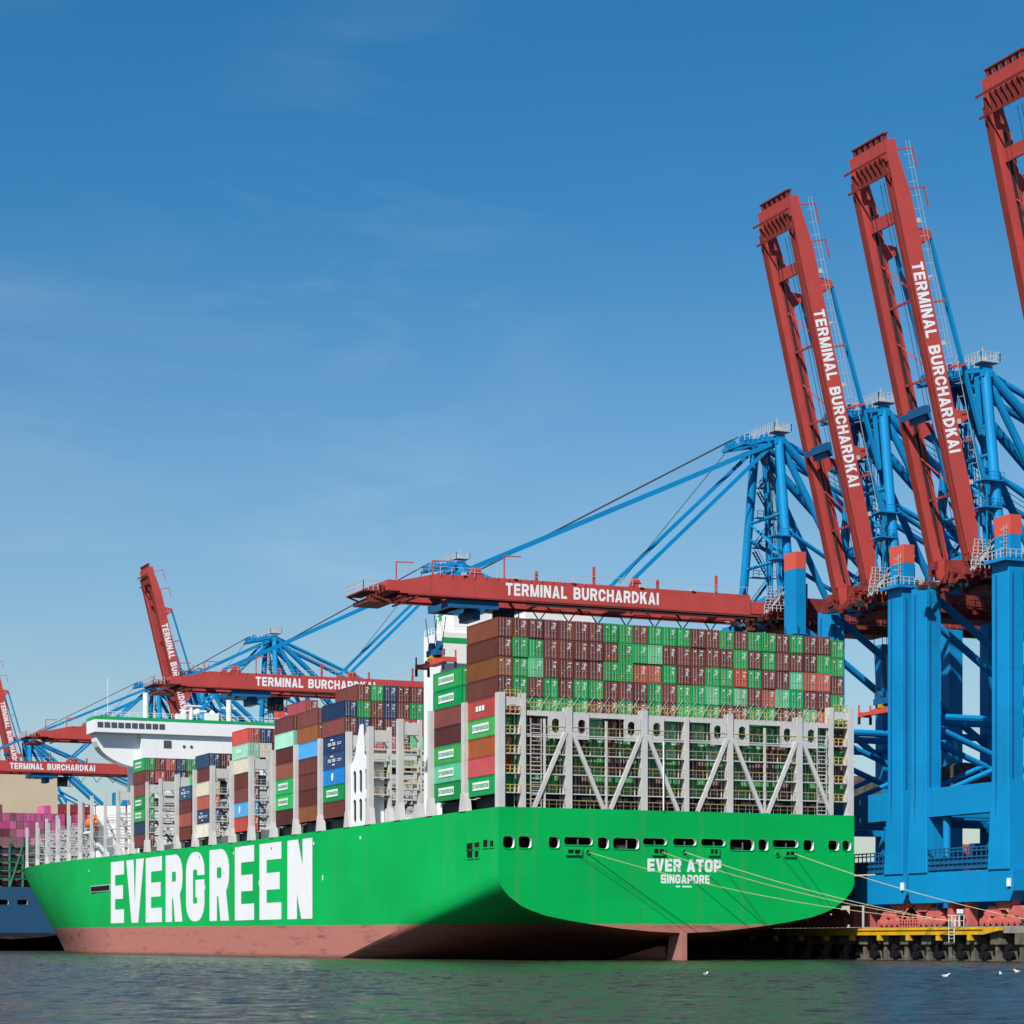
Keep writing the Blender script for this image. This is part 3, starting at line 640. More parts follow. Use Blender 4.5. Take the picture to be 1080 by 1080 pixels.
for k in range(26):
    u = 4 + random.random() * 30; v = 44 + random.random() * 11; z = 23 + random.choice((0, 0, 3, 6)); eq.box(u, u + 1 + random.random() * 3, v, v + 1.5, z, z + 1 + random.random() * 2.2)
eq.build('deck_machinery', M['white'], SHIP)

# bridge house
bh = MB(); bh.box(12.2, 49.3, 256, 270, 23.5, 55.4)
bh.build('superstructure', M['white'], SHIP)
br = MB(); br.box(0.2, 61.3, 255.2, 264, 55.41, 58.6); bro = br.build('bridge_wing', M['white'], SHIP)
for s_ in (1, -1):     # curved brackets under the wings
    X = lambda u: u if s_ > 0 else 61.5 - u
    p = [(1.0, 55.4), (12.19, 55.4), (12.19, 47.0)] + [(12.19 - 11.2 * math.sin(R(a)) ** 1.25, 47 + 8.4 * (1 - math.cos(R(a)) ** .8)) for a in range(8, 90, 9)]
    b_ = MB(); b_.prism([(X(u), z) for u, z in p], 'y', 257.5, 262.5); b_.build('wing_bracket', M['white'], bro)
tb = MB(); tb.box(.15, 61.35, 255.15, 264.05, 58.61, 59.35); tb.build('trim_band', M['green_trim'], bro)
for k in range(10): MB().box(.9 + k * 1.75, 2.3 + k * 1.75, 255.1, 255.19, 56.6, 57.9).build('window', M['glass'], bro)
for u, z0, z1 in ((18.0, 52, 53.9), (18.0, 46.9, 48.9)): MB().box(u, u + 2.0, 255.9, 255.99, z0, z1).build('window', M['glass'], SHIP)
for u in (23.3, 25.2): MB().tube((u, 255.9, 52.5), (u, 255.99, 52.5), .4, 10).build('window', M['glass'], SHIP)
MB().rail([(.4, 255.3, 59.36), (61, 255.3, 59.36)], 1.2, 2.2, .05).build('railing', M['white'], bro)
MB().tube((14.2, 259, 59.3), (14.2, 259, 66), .75, 10).build('mast', M['white'], SHIP)
mk = MB(); mk.tube((36.0, 259, 59.3), (36.0, 259, 66.5), .7, 10); mk.bar((34, 259, 63), (38, 259, 63), .3); mk.build('mast', M['white'], SHIP)
rm = MB()
rm.tube((26, 259, 59.3), (26, 259, 63), .5, 8); rm.bar((23, 259, 62), (30, 259, 62), .4); rm.bar((24, 258.6, 63.2), (28.5, 258.6, 63.2), .35); rm.box(22, 24.5, 258, 260, 59.3, 61); rm.box(29.5, 33, 258, 260, 59.3, 61.5)
for u, r_ in ((24, .8), (27.5, 1.1), (31.5, .9)):
    for k in range(4): rm.tube((u, 259, 60.8 + r_ * 1.6 * k / 4), (u, 259, 60.8 + r_ * 1.6 * (k + 1) / 4), r_ * math.sin(R(45 + 30 * k)), 10, r_ * math.sin(R(45 + 30 * (k + 1))))
rm.build('radar_mast', M['white'], SHIP)
MB().tube((3.7, 256, 59.3), (3.7, 256, 69), .07, 5).build('antenna', M['white'], SHIP)
o = empty('lifeboat', (3.2, 270, 33), 'small orange enclosed lifeboat hanging among the white frames near the ship bow', 'lifeboat')
lb = MB(); n = 10
prof = [(0, .15), (.12, .7), (.3, 1), (.7, 1), (.88, .7), (1, .15)]
vs = []
for t, s_ in prof: vs += [(3.2 + 1.5 * s_ * math.cos(2 * math.pi * k / n), 266 + 9 * t, 33.4 + 1.5 * s_ * math.sin(2 * math.pi * k / n)) for k in range(n)]
lb.add(vs, [(i * n + k, i * n + (k + 1) % n, (i + 1) * n + (k + 1) % n, (i + 1) * n + k) for i in range(5) for k in range(n)] + [tuple(range(n)), tuple(range(5 * n, 6 * n))])
smooth(lb.build('hull', M['orange'], o), 60); MB().box(2.3, 4.1, 269, 272, 34.7, 35.5).build('cabin', M['orange'], o)
dv = MB(); dv.bar((2, 266, 28), (2, 266, 38), .4); dv.bar((2, 275, 28), (2, 275, 38), .4); dv.bar((2, 266, 38), (3.2, 266, 38), .3); dv.bar((2, 275, 38), (3.2, 275, 38), .3); dv.bar((2, 265, 31), (2, 276, 31), .5)
dv.box(5, 12, 271, 280, 24, 38); dv.build('davit', M['white'], SHIP)

# ------------------------------------------------------------------ containers
CW, CH, CL = 2.42, 2.87, 12.0
def corr_panel(mb, x, y0, y1, z0, z1, n, depth, sgn):
    pts = []
    for i in range(n):
        a = y0 + (y1 - y0) * i / n; s_ = (y1 - y0) / n
        pts += [(a, 0), (a + s_ * .28, 0), (a + s_ * .5, depth), (a + s_ * .78, depth)]
    pts.append((y1, 0))
    k = len(pts); vs = [(x + sgn * d, y, z0) for y, d in pts] + [(x + sgn * d, y, z1) for y, d in pts]
    mb.add(vs, [(i, i + 1, k + i + 1, k + i) for i in range(k - 1)])
def container_mesh(Ln):
    mb = MB(); w_ = CW / 2
    corr_panel(mb, -w_ + .07, .15, Ln - .15, .16, CH - .14, 26, .05, -1)
    corr_panel(mb, w_ - .07, .15, Ln - .15, .16, CH - .14, 26, .05, 1)
    mb.box(-w_ + .1, w_ - .1, .1, Ln - .1, CH - .12, CH - .04)
    mb.add([(-w_ + .1, Ln - .08, .1), (w_ - .1, Ln - .08, .1), (w_ - .1, Ln - .08, CH - .1), (-w_ + .1, Ln - .08, CH - .1)], [(0, 1, 2, 3)])
    mb.add([(-w_ + .1, .12, .1), (w_ - .1, .12, .1), (w_ - .1, .12, CH - .1), (-w_ + .1, .12, CH - .1)], [(0, 1, 2, 3)])
    for y in (0, Ln - .17):
        for x in (-w_, w_ - .17): mb.box(x, x + .17, y, y + .17, 0, CH)
        mb.box(-w_ + .17, w_ - .17, y + .003, y + .15, 0.003, .17); mb.box(-w_ + .17, w_ - .17, y + .003, y + .15, CH - .16, CH - .003)
    for x in (-w_, w_ - .12):
        mb.box(x + .003, x + .117, .17, Ln - .17, 0.003, .16); mb.box(x + .003, x + .117, .17, Ln - .17, CH - .13, CH - .003)
    me = bpy.data.meshes.new('shipping_container'); me.from_pydata(mb.v, [], mb.f); me.update(); me.materials.append(CM['B']); return me
def raw_mesh(name, mb, m):
    me = bpy.data.meshes.new(name); me.from_pydata(mb.v, [], mb.f); me.update(); me.materials.append(m); return me
CMESH = {}
def cmesh(Ln):
    k = round(Ln, 1)
    if k not in CMESH: CMESH[k] = container_mesh(k)
    return CMESH[k]
M['rod'] = mat('galvanised_lock_rod', (.44, .42, .41), .5, .2, 2)
DOORM = raw_mesh('door', MB().box(-.51, .51, .03, .09, .18, CH - .17), CM['B'])
ROD = {k: mat('lock_rod_' + v[0].replace(' ', '_'), tuple(.5 * a + .5 * b for a, b in zip(v[1], (.46, .43, .42))), .5, .2, 2) for k, v in CC.items()}
RODM = raw_mesh('lock_rod', MB().box(-.045, .045, -.03, .028, .1, CH - .1).box(-.09, .09, -.035, .027, .35, .5).box(-.02, .25, -.04, .027, 1.15, 1.24), M['rod'])
def mark_mesh(seed):
    r_ = random.Random(seed); mb = MB()
    mb.box(-.1, .4, .012, .029, 2.28, 2.44)
    if r_.random() < .7: mb.box(.05, .4, .012, .029, 2.06, 2.2)
    for k in range(r_.choice((2, 3, 4))): mb.box(-.12, .12 + r_.random() * .22, .012, .029, 1.88 - k * .17, 1.97 - k * .17)
    if r_.random() < .5: mb.box(-.36, -.16, .012, .029, 1.5, 1.75)
    return raw_mesh('marking', mb, M['letter'])
MARKS = [mark_mesh(i) for i in range(11)]
PLM = raw_mesh('placard', MB().box(-.32, -.1, .012, .029, 2.2, 2.42), M['letter'])
PLY = raw_mesh('placard', MB().box(-.3, -.1, .012, .029, .75, .95), mat('orange_yellow_label', (.75, .38, .03), .6))
def setmat(o, m):
    o.material_slots[0].link = 'OBJECT'; o.material_slots[0].material = m
crng = random.Random(11)
def container(c, u, v, z, label, group, Ln=CL, doors=True, detail=2):
    o = bpy.data.objects.new('shipping_container', cmesh(Ln)); link(o, None, (u, v, z)); setmat(o, CM[c])
    tag(o, label, 'container', group)
    if doors:
        for x in (-.53, .53):
            d = bpy.data.objects.new('door', DOORM); link(d, o, (x, 0, 0)); setmat(d, CM[c])
            if detail > 1:
                for xr in (-.24, .24):
                    ro = bpy.data.objects.new('lock_rod', RODM); link(ro, d, (xr, 0, 0)); setmat(ro, ROD[c])
                if x > 0: link(bpy.data.objects.new('marking', crng.choice(MARKS)), d, (.02, 0, 0))
                elif crng.random() < .55: link(bpy.data.objects.new('placard', PLM if crng.random() < .7 else PLY), d, (crng.random() * .3, 0, 0))
    return o
def logo(o, c, kind, Ln):
    """company name panel or emblem on the port side of container o"""
    b = Vector(o.location); x = b.x - CW / 2 - .02
    if kind == 'E':
        p = MB().box(x - .02, x, b.y + Ln * .27, b.y + Ln * .80, b.z + .85, b.z + 2.1).build('logo_panel', M['letter'], o)
        lettering('EVERGREEN', -(b.y + Ln * .785), Ln * .5, .62, lambda a, y, d: (x - .03 - d, -a, b.z + 1.17 + y), t=.2, rad=.2, gap=.12).build('lettering', M['green_trim'], p)
    elif kind == 'C':
        mb = lettering('CMA CGM', -(b.y + Ln * .72), Ln * .34, .6, lambda a, y, d: (x - d, -a, b.z + 1.15 + y), t=.22, rad=.2)
        mb.box(x - .03, x, b.y + Ln * .48, b.y + Ln * .6, b.z + 2.05, b.z + 2.3); mb.box(x - .03, x, b.y + Ln * .42, b.y + Ln * .52, b.z + .55, b.z + .8)
        mb.box(x - .03, x, b.y + Ln * .1, b.y + Ln * .3, b.z + 1.5, b.z + 1.6); mb.box(x - .03, x, b.y + Ln * .12, b.y + Ln * .3, b.z + 1.2, b.z + 1.3)
        mb.build('lettering', M['letter'], o)
    elif kind == 'X':
        mb = MB(); mb.prism([(b.y + Ln * .52 + .55 * math.cos(R(60 * k)), b.z + 1.45 + .8 * math.sin(R(60 * k))) for k in range(6)], 'x', x - .03, x); mb.build('emblem', M['letter'], o)
    elif kind == 'W':
        mb = MB()
        for k in range(3): mb.box(x - .03, x, b.y + Ln * (.42 + .1 * k), b.y + Ln * (.49 + .1 * k), b.z + 1.1, b.z + 1.9)
        mb.build('emblem', M['letter'], o)
ORD = ['first', 'second', 'third', 'fourth', 'fifth', 'sixth', 'seventh', 'eighth', 'ninth', 'tenth', 'eleventh', 'twelfth', 'thirteenth', 'fourteenth', 'fifteenth', 'sixteenth', 'seventeenth', 'eighteenth', 'nineteenth', 'twentieth', 'twenty-first', 'twenty-second', 'twenty-third', 'twenty-fourth']
US = .63; PU = 2.51; ZB = 25.1; PZ = 2.93
def cu(i): return US + PU * i + PU / 2       # centre of column i (0 = port)
ROWS5 = ["BBBBBBBGGBGGGBBGBGGBGBBG", "BGGBBBBBGGMBBBBBGBGBBBGG", "OGMBBBBGGSSGBBGGRGBBMSSB", "BGBGBGGBBBGBGGMGMBSMGBBG", "RBGGGGBBGBGBGGGBBGGBBMSG"]
r_ = random.Random(5)
LOW = [''.join(r_.choice('GGGBBDM') for _ in range(24)) for _ in range(2)]
PORT1 = {0: ('B', None), 1: ('B', None), 2: ('O', None), 3: ('D', None), 4: ('R', 'W'), 5: ('G', 'E'), 6: ('S', None), 7: ('R', None), 8: ('G', 'E')}
GRP = 'containers stacked at the stern of the green ship'
TIER = ['top tier', 'second tier down', 'third tier down', 'fourth tier down', 'fifth tier down', 'sixth tier down', 'seventh tier down', 'eighth tier down', 'lowest tier']
for tr_ in range(9):
    z = ZB + PZ * (8 - tr_)
    for i in range(24):
        if tr_ >= 7 and i > 0: continue
        if tr_ < 5: c = ROWS5[tr_][i]
        elif tr_ < 7: c = LOW[tr_ - 5][i]
        else: c = 'G'
        lg = None
        if i == 0: c, lg = PORT1[tr_]
        dz = -.42 if i == 23 else 0
        name = CC[c][0]
        if i == 0: lab = f"{name} container, long side showing, {TIER[tr_]}, left edge of stern stack"
        else: lab = f"{name} container end, stern stack, {TIER[tr_]}, {ORD[i]} column from left"
        o = container(c, cu(i) + crng.uniform(-.035, .035), 2.0 + crng.uniform(-.09, .09), z + dz, lab, GRP, detail=2 if tr_ < 7 else 1)
        if lg: logo(o, c, lg, CL)
# the two lowest tiers behind the stern lashing bridge read as one shaded mass
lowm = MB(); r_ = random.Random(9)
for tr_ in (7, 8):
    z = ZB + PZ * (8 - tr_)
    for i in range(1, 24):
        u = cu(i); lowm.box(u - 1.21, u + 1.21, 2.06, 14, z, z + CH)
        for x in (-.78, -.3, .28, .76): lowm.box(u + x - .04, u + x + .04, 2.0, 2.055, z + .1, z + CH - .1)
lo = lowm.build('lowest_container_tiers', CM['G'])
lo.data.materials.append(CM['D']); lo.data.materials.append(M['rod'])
per = 30
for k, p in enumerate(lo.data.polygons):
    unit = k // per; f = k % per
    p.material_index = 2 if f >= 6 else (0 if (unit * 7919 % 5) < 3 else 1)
tag(lo, 'two lowest container tiers half hidden behind the white stern lashing bridge', 'containers', None, 'stuff')

def stack(bay, col, spec, zb=ZB, top_first=True, where='', Ln=None, grp='containers stacked along the port side of the green ship'):
    a, b = BAYS[bay]; Ln = Ln or round(b - a - .05, 1); n = len(spec)
    for k, s_ in enumerate(spec):
        c, lg = s_[0], (s_[1] if len(s_) > 1 else None)
        t = n - 1 - k
        pos = 'top' if k == 0 else ('bottom' if k == n - 1 else f'{ORD[k]} down')
        extra = {'E': ' with panel', 'C': ' with lettering', 'X': ' with emblem', 'W': ' with white mark'}.get(lg, '')
        o = container(c, cu(col), a, zb + PZ * t, f"{CC[c][0]} container{extra}, {pos}, {where}", grp, Ln)
        if lg: logo(o, c, lg, Ln)
stack(2, 0, ['GE', 'GE', 'B', 'D', 'GE', 'ME', 'GE'], where='stack just ahead of the stern stack')
stack(5, 0, ['N', 'B', 'NC', 'NC', 'UX', 'GE', 'B'], where='stack beside the slotted tower')
stack(6, 0, ['B', 'O', 'U', 'B', 'B', 'D', 'O'], where='second stack left of the slotted tower')
stack(7, 0, ['B', 'T', 'D', 'O', 'GE', 'GE', 'D'], where='third stack left of the slotted tower')
stack(9, 0, ['R', 'TW', 'C', 'B', 'B', 'UX', 'R'], where='stack above the third hull letter')
stack(11, 0, ['N', 'B', 'C', 'S', 'NC', 'C'], where='stack above the middle hull letters')
stack(12, 0, ['NC', 'D', 'S', 'B'], where='short four-high side stack')
stack(15, 0, ['GE', 'B', 'B', 'GE', 'GE', 'N', 'B'], where='stack nearest the bridge house')
# columns further in on the same bays, seen by their ends
g2 = 'containers seen end on between the lashing bridges'
TN = ['top', 'second', 'third', 'fourth', 'fifth', 'sixth', 'seventh', 'eighth']
def ends(bay, cols, where):
    a, b = BAYS[bay]; Ln = round(b - a - .05, 1)
    for col, s_, top in cols:
        for k, c in enumerate(s_):
            container(c, cu(col), a, ZB + PZ * (top - 1 - k), f"{CC[c][0]} container end, {'top' if k == 0 else TN[k] + ' down'}, {ORD[col - 1]} row inboard, {where}", g2, Ln)
ends(5, [(1, 'BGNRO', 8), (2, 'GBBSB', 8), (3, 'NNBRM', 8), (4, 'BBSBM', 8), (5, 'BGRMG', 8), (6, 'BBRGB', 8), (7, 'GBB', 8)], 'ahead of the funnel')
ends(7, [(1, 'RB', 8)], 'above the third side stack')
ends(9, [(1, 'NC', 7), (2, 'BB', 7), (3, 'GB', 7)], 'beside the bright red side container')
ends(11, [(1, 'DB', 6), (2, 'GB', 6)], 'above the middle of the hull name')
ends(15, [(1, 'BR', 7), (2, 'SB', 7), (3, 'NN', 7), (4, 'GB', 7), (5, 'BG', 7)], 'in front of the bridge house')
BAYS[16] = (221.5, 231.5); BAYS[17] = (247, 256.5)
ends(12, [(1, 'GB', 5), (2, 'NB', 5)], 'short side stack')

# ------------------------------------------------------------------ ship-to-shore cranes
def crane(v0, ang, label, LB=65., capz=65.6, trolley=None, detail=True, text=True, s1=49.3):
    root = empty('gantry_crane', (68, v0, 5.2), label, 'crane', 'blue and red gantry cranes along the quay')
    y = lambda t: v0 + t
    g = capz - 65.6
    HZ = 57.8 + g * .4
    # legs
    for t in (-10.7, 10.7):
        mb = MB(); ch = .55
        ch = .05; a_, b_ = 1.35, 2.1
        sec = [(68 - a_ + ch, -b_), (68 + a_ - ch, -b_), (68 + a_, -b_ + ch), (68 + a_, b_ - ch), (68 + a_ - ch, b_), (68 - a_ + ch, b_), (68 - a_, b_ - ch), (68 - a_, -b_ + ch)]
        def section(z, k=1.0, dt=0): return [(68 + (x - 68) * k, y(t) + yy * k + dt, z) for x, yy in sec]
        top = (59.2 if g == 0 else 50.) if t < 0 else 58.0 + g * .4
        zs = [(13.6, 1.28), (22, 1.12), (27.2, 1), (top, 1)]
        vs = []
        for z, k in zs: vs += section(z, k)
        mb.add(vs, [(i * 8 + j, i * 8 + (j + 1) % 8, (i + 1) * 8 + (j + 1) % 8, (i + 1) * 8 + j) for i in range(3) for j in range(8)] + [tuple(range(24, 32))])
        leg = mb.build('leg', M['blue'], root)
        if detail:
            sm = MB()
            for z in (30, 36.5, 43, 49.5, 55.5): sm.box(68 - 1.365, 68 + 1.365, y(t) - 2.115, y(t) + 2.115, z, z + .12)
            sm.build('weld_seam', M['blue'], leg)
            pp = MB(); pp.bar((66.55, y(t) + .9, 14), (66.55, y(t) + .9, 57), .16); pp.bar((67.3, y(t) - 2.2, 27), (67.3, y(t) - 2.2, 57), .12); pp.build('cable_conduit', M['blue_deep'], leg)
        if t < 0:
            c1 = MB(); c1.prism([(68 + (x - 68) * .76, y(t) + yy * .92) for x, yy in sec], 'z', top + .01, capz - 2.9); c1.build('leg_head', M['blue'], leg)
            c2 = MB(); c2.prism([(68 + (x - 68) * .77, y(t) + yy * .93) for x, yy in sec], 'z', capz - 2.89, capz); c2.build('red_cap', M['cap'], leg)
            if g > 0: continue
            p = MB(); p.prism([(65.6, y(t) - 2.6), (70.6, y(t) - 2.6), (70.6, y(t) + 2.6), (65.6, y(t) + 2.6)], 'z', top - .5, top - .05); p.build('platform', M['blue'], leg)
            rr = MB(); rr.rail([(65.6, y(t) + 2.6, top - .05), (65.6, y(t) - 2.6, top - .05), (70.6, y(t) - 2.6, top - .05), (70.6, y(t) + 2.6, top - .05)], 1.2, 1.0, .05); rr.build('railing', M['galv'], leg)
            ld = MB(); lx = 66.75
            for yy in (-1.5, -.8): ld.bar((lx, y(t) + yy, top), (lx, y(t) + yy, capz - 1.5), .07)
            z = top
            while z < capz - 1.5: ld.bar((lx, y(t) - 1.5, z), (lx, y(t) - .8, z), .05); z += .5
            for k in range(4):
                zc = top + 1.5 + k * .9; ld.bar((lx, y(t) - 1.6, zc), (lx - .75, y(t) - 1.6, zc), .05); ld.bar((lx - .75, y(t) - 1.6, zc), (lx - .75, y(t) - .7, zc), .05); ld.bar((lx - .75, y(t) - .7, zc), (lx, y(t) - .7, zc), .05)
            ld.build('ladder', M['galv'], leg)
    for t in (-10.7, 10.7):
        ll = MB(); ll.prism([(98.6, y(t) - 1.3), (101.4, y(t) - 1.3), (101.4, y(t) + 1.3), (98.6, y(t) + 1.3)], 'z', 13.6, 58)
        ll.build('leg', M['blue'], root)
    # sill beams, portal beams
    for x, wd in ((68, 1.5), (100, 1.3)):
        b = MB(); b.prism([(y(-14.2), 10.4), (y(-13.2), 8.9), (y(12.6), 8.9), (y(13.2), 9.6), (y(13.2), 13.6), (y(-14.2), 13.6)], 'x', x - wd, x + wd)
        b.build('sill_beam', M['blue'], root)
        b = MB(); b.box(x - 1.1, x + 1.1, y(-8.55), y(8.55), 22.2, 26.6); b.build('portal_beam', M['blue'], root)
    if detail:
        b = MB()   # lattice walkway above the sill beam
        for z in (14.0, 14.85, 15.7, 16.6, 17.1): b.bar((66.6, y(-8.5), z), (66.6, y(8.5), z), .2)
        for k in range(15): b.bar((66.6, y(-8.5 + k * 1.214), 14), (66.6, y(-8.5 + k * 1.214), 17.1), .13)
        b.box(66.75, 66.8, y(-8.5), y(8.5), 14.0, 15.6)
        b.box(66.9, 68.2, y(-8.6), y(8.6), 13.9, 14.05); b.build('walkway', M['blue_deep'], root)
        for t in (-13.6, 11.4, 13.9): MB().box(66.2, 66.48, y(t), y(t) + .7, 11, 12.2).build('sign_plate', M['letter'], root) if t < 0 else None
        MB().tube((68, y(5), 13.62), (68, y(5), 22.2), .6, 10).build('strut', M['blue'], root)
    # cross frames between waterside and landside legs
    fr = []
    for t in (-10.7, 10.7):
        fr += [((69.3, t, 57.0), (98.7, t, 37.0), .62), ((69.3, t, 38.0), (98.7, t, 38.0), .6),
               ((69.3, t, 36.6), (98.7, t, 25.6), .5), ((69.3, t, 25.6), (84, t, 31.4), .42)]
    fr += [((100, -9.4, 38), (100, 9.4, 38), .6), ((100, -9.4, 56), (100, 9.4, 40), .5), ((100, 9.4, 56), (100, -9.4, 40), .5)]
    for p, q_, r_ in fr:
        MB().tube((p[0], y(p[1]), p[2]), (q_[0], y(q_[1]), q_[2]), r_, 10).build('brace', M['blue'], root)
    for t in (-10.7, 10.7):
        b = MB(); b.box(69.65, 98.6, y(t) - .9, y(t) + .9, 22.4, 25.2); b.build('portal_beam', M['blue'], root)
    # cable drum on the portal
    cd = MB(); n = 20; R0 = 6.0
    arc = [(86.5 + R0 * math.cos(math.pi * k / n), 26.6 + R0 * 1.0 * math.sin(math.pi * k / n)) for k in range(n + 1)]
    cd.prism(arc, 'y', y(-1.3), y(1.3)); cdo = cd.build('cable_drum', M['pile'], root)
    b = MB(); b.box(80, 94, y(-9.0), y(9.0), 24.6, 25.2); b.build('portal_deck', M['blue_deep'], root)
    b = MB(); b.rail([(80.2, y(-8.9), 25.2), (93.8, y(-8.9), 25.2)], 1.6, 1.2, .06); b.rail([(80.2, y(-3), 25.2), (93, y(-3), 25.2)], 2.6, .9, .06)
    for k in range(5): b.bar((80.5 + k * 2.6, y(-3), 25.2), (83.1 + k * 2.6, y(-3), 28), .12); b.bar((83.1 + k * 2.6, y(-3), 25.2), (80.5 + k * 2.6, y(-3), 28), .12)
    b.build('railing', M['galv'], root)
    # bogies
    for x in (68, 100):
        for t in (-10.7, 10.7):
            b = MB()
            b.prism([(y(t - 2.3), 8.85), (y(t + 2.3), 8.85), (y(t + 1.2), 7.6), (y(t - 1.2), 7.6)], 'x', x - .7, x + .7)
            for s_ in (-1, 1):
                c0 = t + s_ * 3.0
                b.prism([(y(c0 - 2.2), 7.2), (y(c0 - .8), 8.2), (y(c0 + .8), 8.2), (y(c0 + 2.2), 7.2), (y(c0 + 1.9), 6.7), (y(c0 - 1.9), 6.7)], 'x', x - .6, x + .6)
                for s2 in (-1, 1):
                    c1 = c0 + s2 * 1.5
                    b.prism([(y(c1 - 1.25), 6.0), (y(c1 - .5), 6.9), (y(c1 + .5), 6.9), (y(c1 + 1.25), 6.0), (y(c1 + 1.0), 5.75), (y(c1 - 1.0), 5.75)], 'x', x - .75, x + .75)
            bo = b.build('bogie', M['bogie'], root)
            if x == 68 and detail:
                for k in range(8):
                    c = t - 5.25 + k * 1.5 - (.0 if k % 2 else .0)
                    wv = MB(); wv.tube((x - .95, y(c), 5.85), (x - .4, y(c), 5.85), .62, 14); wv.tube((x - 1.02, y(c), 5.85), (x - .951, y(c), 5.85), .26, 10); wv.build('wheel', M['bogie'], bo)
    if detail:
        for t in (-2, 2.4): MB().box(67.2, 68.8, y(t), y(t) + 1.2, 5.3, 8.8).build('buffer', M['bogie'], root)
    # fixed girder, hinge area, machinery
    for t in (-4.5, 4.5):
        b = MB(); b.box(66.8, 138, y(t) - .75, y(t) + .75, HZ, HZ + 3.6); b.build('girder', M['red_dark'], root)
    b = MB()
    for x in (67.5, 80, 94, 108, 124, 137): b.box(x - .5, x + .5, y(-3.7), y(3.7), HZ + .4, HZ + 3.0)
    for x in (70, 84, 98): b.bar((x, y(-3.7), HZ + 1.5), (x + 9, y(3.7), HZ + 1.5), .5)
    b.box(67.5, 137, y(-.2), y(.2), HZ + .6, HZ + 1.0); b.build('girder_frame', M['red_dark'], root)
    for s_ in (-1, 1): MB().box(67, 104, y(s_ * 5.95 - .65), y(s_ * 5.95 + .65), HZ - .6, HZ - .45).build('girder_walkway', M['red_dark'], root)
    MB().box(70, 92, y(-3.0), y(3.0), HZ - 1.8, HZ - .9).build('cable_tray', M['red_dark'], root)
    b = MB(); b.rail([(67, y(-6.6), HZ - .45), (104, y(-6.6), HZ - .45)], 1.2, 1.6, .05); b.build('railing', M['red'], root)
    b = MB(); b.box(106, 124, y(-5.5), y(5.5), HZ + 3.65, HZ + 9.5); b.build('machinery_house', M['blue'], root)
    b = MB(); b.prism([(y(-9.2), HZ + 1.2), (y(-9.2), HZ + 5.4), (y(-6.2), HZ + 5.9), (y(6.2), HZ + 4.2), (y(9.2), HZ + 3.2), (y(9.2), HZ - .3), (y(6.2), HZ - 1.2)], 'x', 69.6, 71.4)
    b.build('upper_beam', M['blue'], root)
    hm = MB(); r_ = random.Random(int(v0) + 5)     # hinge machinery clutter
    for k in range(26):
        x = 63.5 + r_.random() * 7; t = r_.uniform(-7, 7); z = HZ + r_.uniform(-1.6, 1.8); hm.box(x, x + r_.uniform(.4, 2.2), y(t), y(t) + r_.uniform(.3, 1.6), z, z + r_.uniform(.3, 1.3))
    for t in (-6.4, -2.6, 2.6, 6.4):
        hm.bar((64.6, y(t), HZ - .8), (68, y(t), HZ + 3.4), .28)
    hm.build('hinge_frame', M['red_dark'], root)
    hk = MB(); r_ = random.Random(int(v0) + 8)
    for k in range(12):
        x = 62.5 + r_.random() * 9; t = r_.uniform(-8, 8); hk.box(x, x + r_.uniform(.4, 1.6), y(t), y(t) + r_.uniform(.3, 1.1), HZ - 1.3 + .6 * r_.random(), HZ - .6 + r_.random() * .6)
    hk.build('hinge_machinery', M['dark'], root)
    hr = MB()
    for k in range(4):
        hr.rail([(64 + k * .4, y(-7.2 + k * .3), HZ + .6 + k * 1.1), (68, y(-7.2 + k * .3), HZ + .6 + k * 1.1)], 1.1, .8, .05)
    hr.stairs((64.5, y(-6.6), HZ + .3), (68.2, y(-6.6), HZ + 4.2)); hr.build('railing', M['galv'], root)
    # apex frame
    AZ = 88.4 + g * .5; AX = 68.6
    for t in (-1, 1):
        MB().tube((AX - .2, y(t * 8.5), HZ + 3), (AX, y(t * 4.2), AZ), .78, 12).build('mast', M['blue'], root)
        MB().tube((AX + .6, y(t * 4), AZ), (100, y(t * 4.6), HZ + 3.6), .78, 12).build('backstay', M['blue'], root)
        MB().tube((AX + .6, y(t * 3.6), AZ - .4), (84.5, y(t * 4.6), HZ + 3.6), .62, 10).build('backstay', M['blue'], root)
        MB().tube((AX + 1, y(t * 3.2), AZ + .2), (136, y(t * 4.6), HZ + 3.6), .5, 10).build('backstay', M['blue'], root)
        MB().tube((AX - .1, y(t * 6.2), 73 + g * .4), (92, y(t * 4.6), HZ + 3.6), .4, 8).build('brace', M['blue'], root)
    MB().bar((AX, y(-4.9), AZ), (AX, y(4.9), AZ), 1.7, 1.5).build('apex_beam', M['blue'], root)
    ax = MB()
    for t in (-4, -1.6, 1.6, 4): ax.bar((AX + .5, y(t), AZ + .6), (AX - 6.8, y(t * .9), AZ - 1.0), .5, .7)
    ax.bar((AX - 6.6, y(-4), AZ - 1), (AX - 6.6, y(4), AZ - 1), .5); ax.bar((AX - 3, y(-4.4), AZ - .3), (AX - 3, y(4.4), AZ - .3), .4)
    for t in (-3.4, -2, 2, 3.4): ax.tube((AX - 5.8, y(t) - .15, AZ), (AX - 5.8, y(t) + .15, AZ), .8, 12); ax.tube((AX - 2, y(t) - .15, AZ + .6), (AX - 2, y(t) + .15, AZ + .6), .7, 12)
    ax.build('sheave_frame', M['blue'], root)
    ar = MB(); ar.box(AX - 1.6, AX + 1.8, y(-5.4), y(-2.4), AZ + 1.3, AZ + 1.45); ar.rail([(AX - 1.6, y(2.6), AZ + 1.4), (AX - 1.6, y(-5.4), AZ + 1.4), (AX + 1.8, y(-5.4), AZ + 1.4), (AX + 1.8, y(2.6), AZ + 1.4)], 1.4, .8, .05)
